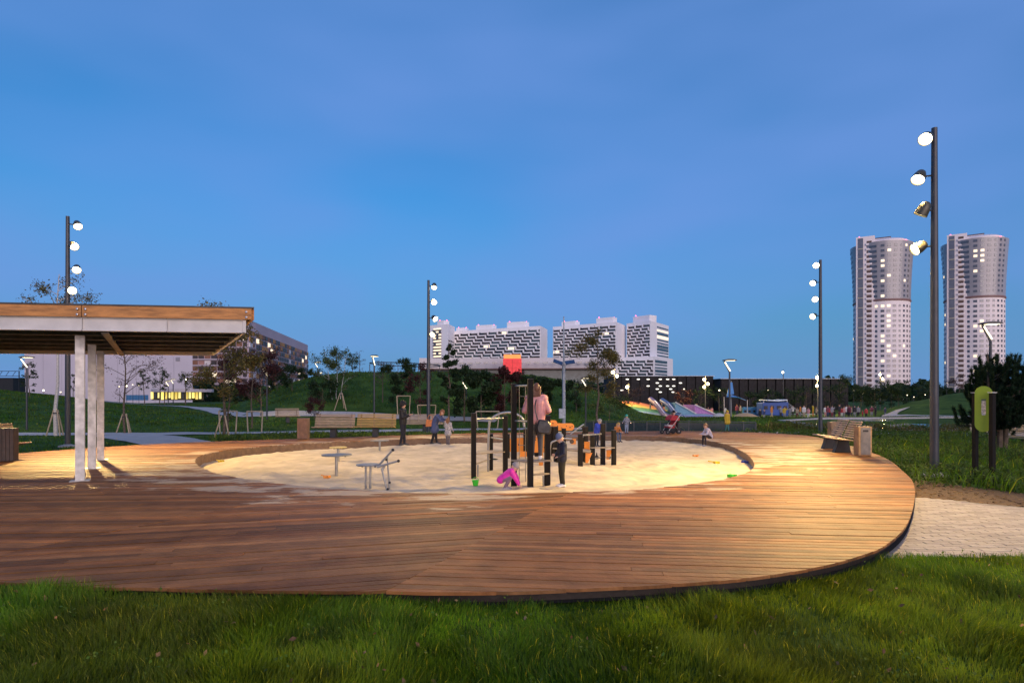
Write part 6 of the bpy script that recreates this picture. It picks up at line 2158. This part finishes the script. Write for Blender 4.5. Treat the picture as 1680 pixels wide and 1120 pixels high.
# child sitting on the far rim
x, d = UX(1163, 22.6), 22.6
q = float(pit_r(x, d))
sit_p = dict(pel=(.0, .06, .325), che=(0, -.02, .48), nek=(0, -.08, .595), hed=(0, -.12, .675), look=(0, -1, -.15), shL=(.095, -.07, .565), shR=(-.095, -.07, .565),
             elL=(.13, -.14, .42), wrL=(.07, -.26, .40), elR=(-.13, -.14, .42), wrR=(-.07, -.27, .41), hpL=(.05, .045, .315), hpR=(-.05, .045, .315),
             knL=(.07, -.17, .36), knR=(-.07, -.17, .36), anL=(.07, -.16, .045), anR=(-.07, -.19, .045), toL=(.075, -.25, .018), toR=(-.075, -.28, .018))
ss = human('person', 'child in pale lilac top and dark trousers sitting on the far rim', (x, d, -.19), R(-78), 1.12, sit_p,
           cloth('lilac', (.50, .45, .52)), cloth('brown_black', (.035, .025, .025)), cloth('grey_shoe', (.35, .33, .35)), puff=1.1, child=True)
headwear(ss, cloth('hair_brown', (.20, .09, .035), .6))
# toddler with the green helmet
x, d = UX(1028, 27.4), 27.4
hk = human('person', 'small child with turquoise helmet and checked jacket on the far deck', (x, d, .002), R(0), .84,
           dict(elL=(.16, .0, .66), wrL=(.21, -.05, .60), elR=(-.16, .0, .66), wrR=(-.21, -.05, .60)),
           M('cloth_checked', (.30, .32, .36), .8, var=0, col2=(.06, .07, .10), scale=26, detail=1), cloth('light_jeans', (.24, .30, .40)), None, puff=1.2, child=True)
headwear(hk, M('helmet_turquoise', (.03, .34, .25), .3, var=0), 'helmet', 'helmet')
x, d = UX(979, 22.6), 22.6
bk = human('person', 'child in bright blue jacket and grey cap leaning on the play counter', (x, d, SZ(x, d)), R(40), 1.05,
           dict(che=(0, -.05, .69), nek=(0, -.10, .81), hed=(0, -.14, .89), shL=(.098, -.08, .775), shR=(-.098, -.08, .775), elL=(.12, -.16, .66), wrL=(.06, -.24, .68), elR=(-.12, -.16, .66), wrR=(-.06, -.24, .68)),
           cloth('royal_blue', (.03, .06, .42)), cloth('dark_jeans', (.009, .010, .018)), None, puff=1.3, child=True)
headwear(bk, cloth('grey_cap', (.28, .26, .26)), 'beanie', 'cap')
x, d = UX(1011, 24.9), 24.9
bo = human('person', 'fair haired child in orange top and jeans sitting at the far rim', (x, d, -.19), R(30), 1.05, sit_p, cloth('orange_top', (.45, .16, .04)), cloth('jeans', (.06, .10, .18)), None, child=True)
headwear(bo, cloth('hair_fair', (.42, .25, .06), .6), long=.1)
x, d = UX(1103, 28.2), 28.0
sqp = dict(pel=(0, .10, .24), che=(0, .02, .40), nek=(0, -.04, .52), hed=(0, -.08, .60), look=(0, -1, -.2), shL=(.098, -.03, .49), shR=(-.098, -.03, .49), elL=(.13, -.10, .36), wrL=(.10, -.22, .38), elR=(-.13, -.1, .36), wrR=(-.10, -.22, .38),
           hpL=(.055, .09, .22), hpR=(-.055, .09, .22), knL=(.10, -.10, .29), knR=(-.10, -.10, .29), anL=(.09, .02, .045), anR=(-.09, .02, .045), toL=(.10, -.09, .018), toR=(-.10, -.09, .018))
bp = human('person', 'person in black hooded coat crouching behind the red pushchair', (x, d, .002), R(-10), 1.55, sqp, cloth('black_jacket', (.008, .007, .007), .6), cloth('black_tights', (.014, .014, .016)), None, puff=1.2)
headwear(bp, cloth('hair_black', (.012, .010, .010), .8), long=.1)
x, d = UX(1193, 29.0), 29.0
yk = human('person', 'child in yellow raincoat and teal leggings by the bent arm lamp', (x, d, GZ(x, d) if not inpoly(x, d, DECK) else .002), R(20), 1.0, legs_stride(.06), cloth('yellow', (.45, .32, .02)), cloth('teal', (.05, .20, .19)), None, puff=1.35, child=True, skirt=.3)
headwear(yk, cloth('yellow', (.45, .32, .02)), 'beanie', 'rain_hat')
# pushchair
px_ = thing('pushchair', 'red and white pushchair parked on the far deck', 'pushchair', (UX(1100, 27.2), 27.2, 0), R(-70))
m_prd = cloth('pram_red', (.38, .03, .04))
for sx in (-.22, .22):
    for sy, rr in ((-.30, .09), (.28, .13)):
        w = MB().lathe([(rr, -.02), (rr + .008, 0), (rr, .02)], 18, (sx, sy, rr), Matrix.Rotation(R(90), 3, 'Y')).build('wheel', m_dark, px_, True)
        MB().lathe([(rr * .3, -.024), (rr * .3, .024)], 10, (sx, sy, rr), Matrix.Rotation(R(90), 3, 'Y')).build('hub', m_steel, w)
    MB().tube((sx, -.30, .09), (sx, .18, .62), .014, n=8).build('frame', m_steel, px_)
    MB().tube((sx, .28, .13), (sx, .02, .46), .014, n=8).build('frame', m_steel, px_)
    MB().tube((sx, .18, .62), (sx, .42, .92), .014, n=8).build('handle', m_steel, px_)
MB().tube((-.22, .42, .92), (.22, .42, .92), .016, n=8).build('handle_grip', m_dark, px_)
MB().prism([(-.22, .28), (.08, .26), (.22, .62), (.17, .64), (.04, .32), (-.22, .34)], -.19, .19, lambda a, b, c: (c, a, b)).build('seat', m_prd, px_, bevel=.02)
MB().prism([(.22, .60)] + [(.10 + .26 * math.cos(R(a)), .58 + .26 * math.sin(R(a))) for a in range(10, 171, 20)], -.2, .2, lambda a, b, c: (c, a, b)).build('hood', m_prd, px_, True)
MB().prism([(-.2, .34), (.0, .33), (.03, .40), (-.22, .42)], -.15, .15, lambda a, b, c: (c, a, b)).build('blanket', cloth('pram_blanket', (.6, .5, .5)), px_, bevel=.02)
MB().box((0, .0, .18), (.34, .36, .12)).build('basket', m_dark, px_)

# ---- crowd in the far playground: a few poses, every figure its own clothes
poses = [legs_stride(.03), dict(elL=(.18, -.02, .74), wrL=(.22, -.05, .86), **legs_stride(.05)), legs_stride(.10),
         dict(elL=(.13, -.08, .66), wrL=(.06, -.16, .70), elR=(-.13, -.08, .66), wrR=(-.06, -.16, .7)), sqp]
cm = []
for k, p_ in enumerate(poses):
    for ch_ in (False, True):
        me_, inf = human('c', '', (0, 0, 0), 0, 1.0, p_, SKIN, SKIN, SKIN, puff=1.2, voxel=.036, child=ch_, fingers=False, slot_only=True)
        h_ = MB().sphere(inf['hc'] + Vector((0, .012, .012)), 1.0, 10, 7, (.056 * inf['hs'], .058 * inf['hs'], .066 * inf['hs'])).mesh('hair', SKIN)
        h_.polygons.foreach_set('use_smooth', [True] * len(h_.polygons))
        cm.append((me_, h_, k))
PAL = dict(red=(.42, .04, .04), pink=(.62, .12, .25), blue=(.05, .10, .32), white=(.62, .6, .58), black=(.02, .02, .022), orange=(.55, .20, .03), grey=(.22, .22, .24), yellow=(.52, .38, .05),
           maroon=(.16, .03, .05), teal=(.04, .20, .22), beige=(.42, .33, .22), purple=(.18, .07, .26), green=(.06, .16, .06), navy=(.03, .04, .10))
crowd = [(1101, 77, 'navy', 'black', 1.6, 'by the violet slide'), (1119, 79, 'grey', 'navy', 1.3, 'by the steel blue slide'), (1133, 78, 'maroon', 'black', 1.6, 'below the teal ramp'), (1136, 80, 'beige', 'grey', 1.25, 'below the teal ramp'),
         (1143, 77, 'black', 'navy', 1.75, 'between the teal and pink ramps'), (1162, 79, 'navy', 'black', 1.3, 'at the foot of the pink ramp'), (1168, 78, 'pink', 'purple', 1.35, 'at the foot of the pink ramp'), (1190, 82, 'white', 'grey', 1.3, 'under the blue sail'),
         (1209, 84, 'maroon', 'navy', 1.6, 'under the blue sail'), (1215, 85, 'grey', 'black', 1.5, 'behind the tan dome'), (1247, 72, 'black', 'black', 1.2, 'in front of the play ship'), (1254, 73, 'navy', 'grey', 1.1, 'in front of the play ship'),
         (1266, 74, 'orange', 'beige', 1.6, 'in front of the play ship'), (1281, 74, 'grey', 'black', 1.5, 'at the end of the play ship'), (1287, 72, 'yellow', 'grey', 1.5, 'at the end of the play ship'),
         (1296, 76, 'grey', 'grey', 1.4, 'by the ship net'), (1301, 80, 'white', 'black', 1.5, 'by the ship net'), (1308, 75, 'beige', 'maroon', 1.3, 'by the ship net'), (1313, 77, 'orange', 'grey', 1.6, 'beside the ship net'),
         (1319, 74, 'white', 'beige', 1.6, 'just past the ship net'), (1326, 73, 'pink', 'white', 1.35, 'just past the ship net'), (1334, 79, 'yellow', 'orange', 1.7, 'near the playground mast'), (1339, 75, 'beige', 'black', 1.4, 'near the playground mast'),
         (1354, 76, 'white', 'pink', 1.5, 'beyond the twin bench'), (1358, 73, 'maroon', 'navy', 1.6, 'beyond the twin bench'), (1361, 78, 'red', 'black', 1.4, 'beyond the twin bench'), (1365, 74, 'grey', 'maroon', 1.6, 'beyond the twin bench'),
         (1369, 72, 'black', 'navy', 1.1, 'beyond the twin bench'), (1377, 75, 'black', 'maroon', 1.7, 'at the busy middle of the playground'), (1381, 78, 'red', 'white', 1.3, 'at the busy middle of the playground'), (1385, 74, 'pink', 'grey', 1.5, 'at the busy middle of the playground'),
         (1389, 76, 'white', 'black', 1.6, 'at the busy middle of the playground'), (1393, 73, 'maroon', 'black', 1.65, 'at the busy middle of the playground'), (1397, 78, 'beige', 'navy', 1.4, 'towards the playground end'), (1402, 75, 'black', 'grey', 1.6, 'towards the playground end'),
         (1408, 77, 'grey', 'black', 1.5, 'towards the playground end'), (1415, 74, 'red', 'maroon', 1.0, 'towards the playground end'), (1421, 75, 'red', 'black', 1.3, 'at the last playground benches'), (1430, 78, 'maroon', 'grey', 1.5, 'at the last playground benches'),
         (1436, 76, 'black', 'black', 1.6, 'at the last playground benches'), (1452, 77, 'navy', 'grey', 1.4, 'past the last playground benches')]
rng = random.Random(12)
for i, (px, d, a, b_, H_, where) in enumerate(crowd):
    k = rng.choice([0, 0, 2, 4, 6, 1, 3, 5] if H_ > 1.2 else [1, 3, 5, 9])
    if H_ > 1.42 and k % 2: k -= 1
    me_, h_, pk_ = cm[k]
    x = UX(px, d)
    t = thing('person', 'distant person in %s top and %s trousers %s' % (a, b_, where), 'person', (x, d, -.925), rng.uniform(0, 6.28), 'people in the far playground')
    o = obj_me('body', me_, t)
    o.scale = (H_, H_, H_)
    for s, m_ in enumerate((SKIN, cloth(a, PAL[a]), cloth(b_, PAL[b_]), M('shoe_dark', (.04, .04, .045), .6))):
        o.material_slots[s].link = 'OBJECT'
        o.material_slots[s].material = m_
    h = obj_me('hair', h_, t)
    h.scale = (H_, H_, H_)
    h.material_slots[0].link = 'OBJECT'
    h.material_slots[0].material = rng.choice([cloth('hair_black', (.012, .010, .010)), cloth('hair_brown', (.20, .09, .035)), cloth(rng.choice(list(PAL)), (0, 0, 0)) if False else cloth('hair_brown', (.20, .09, .035))])
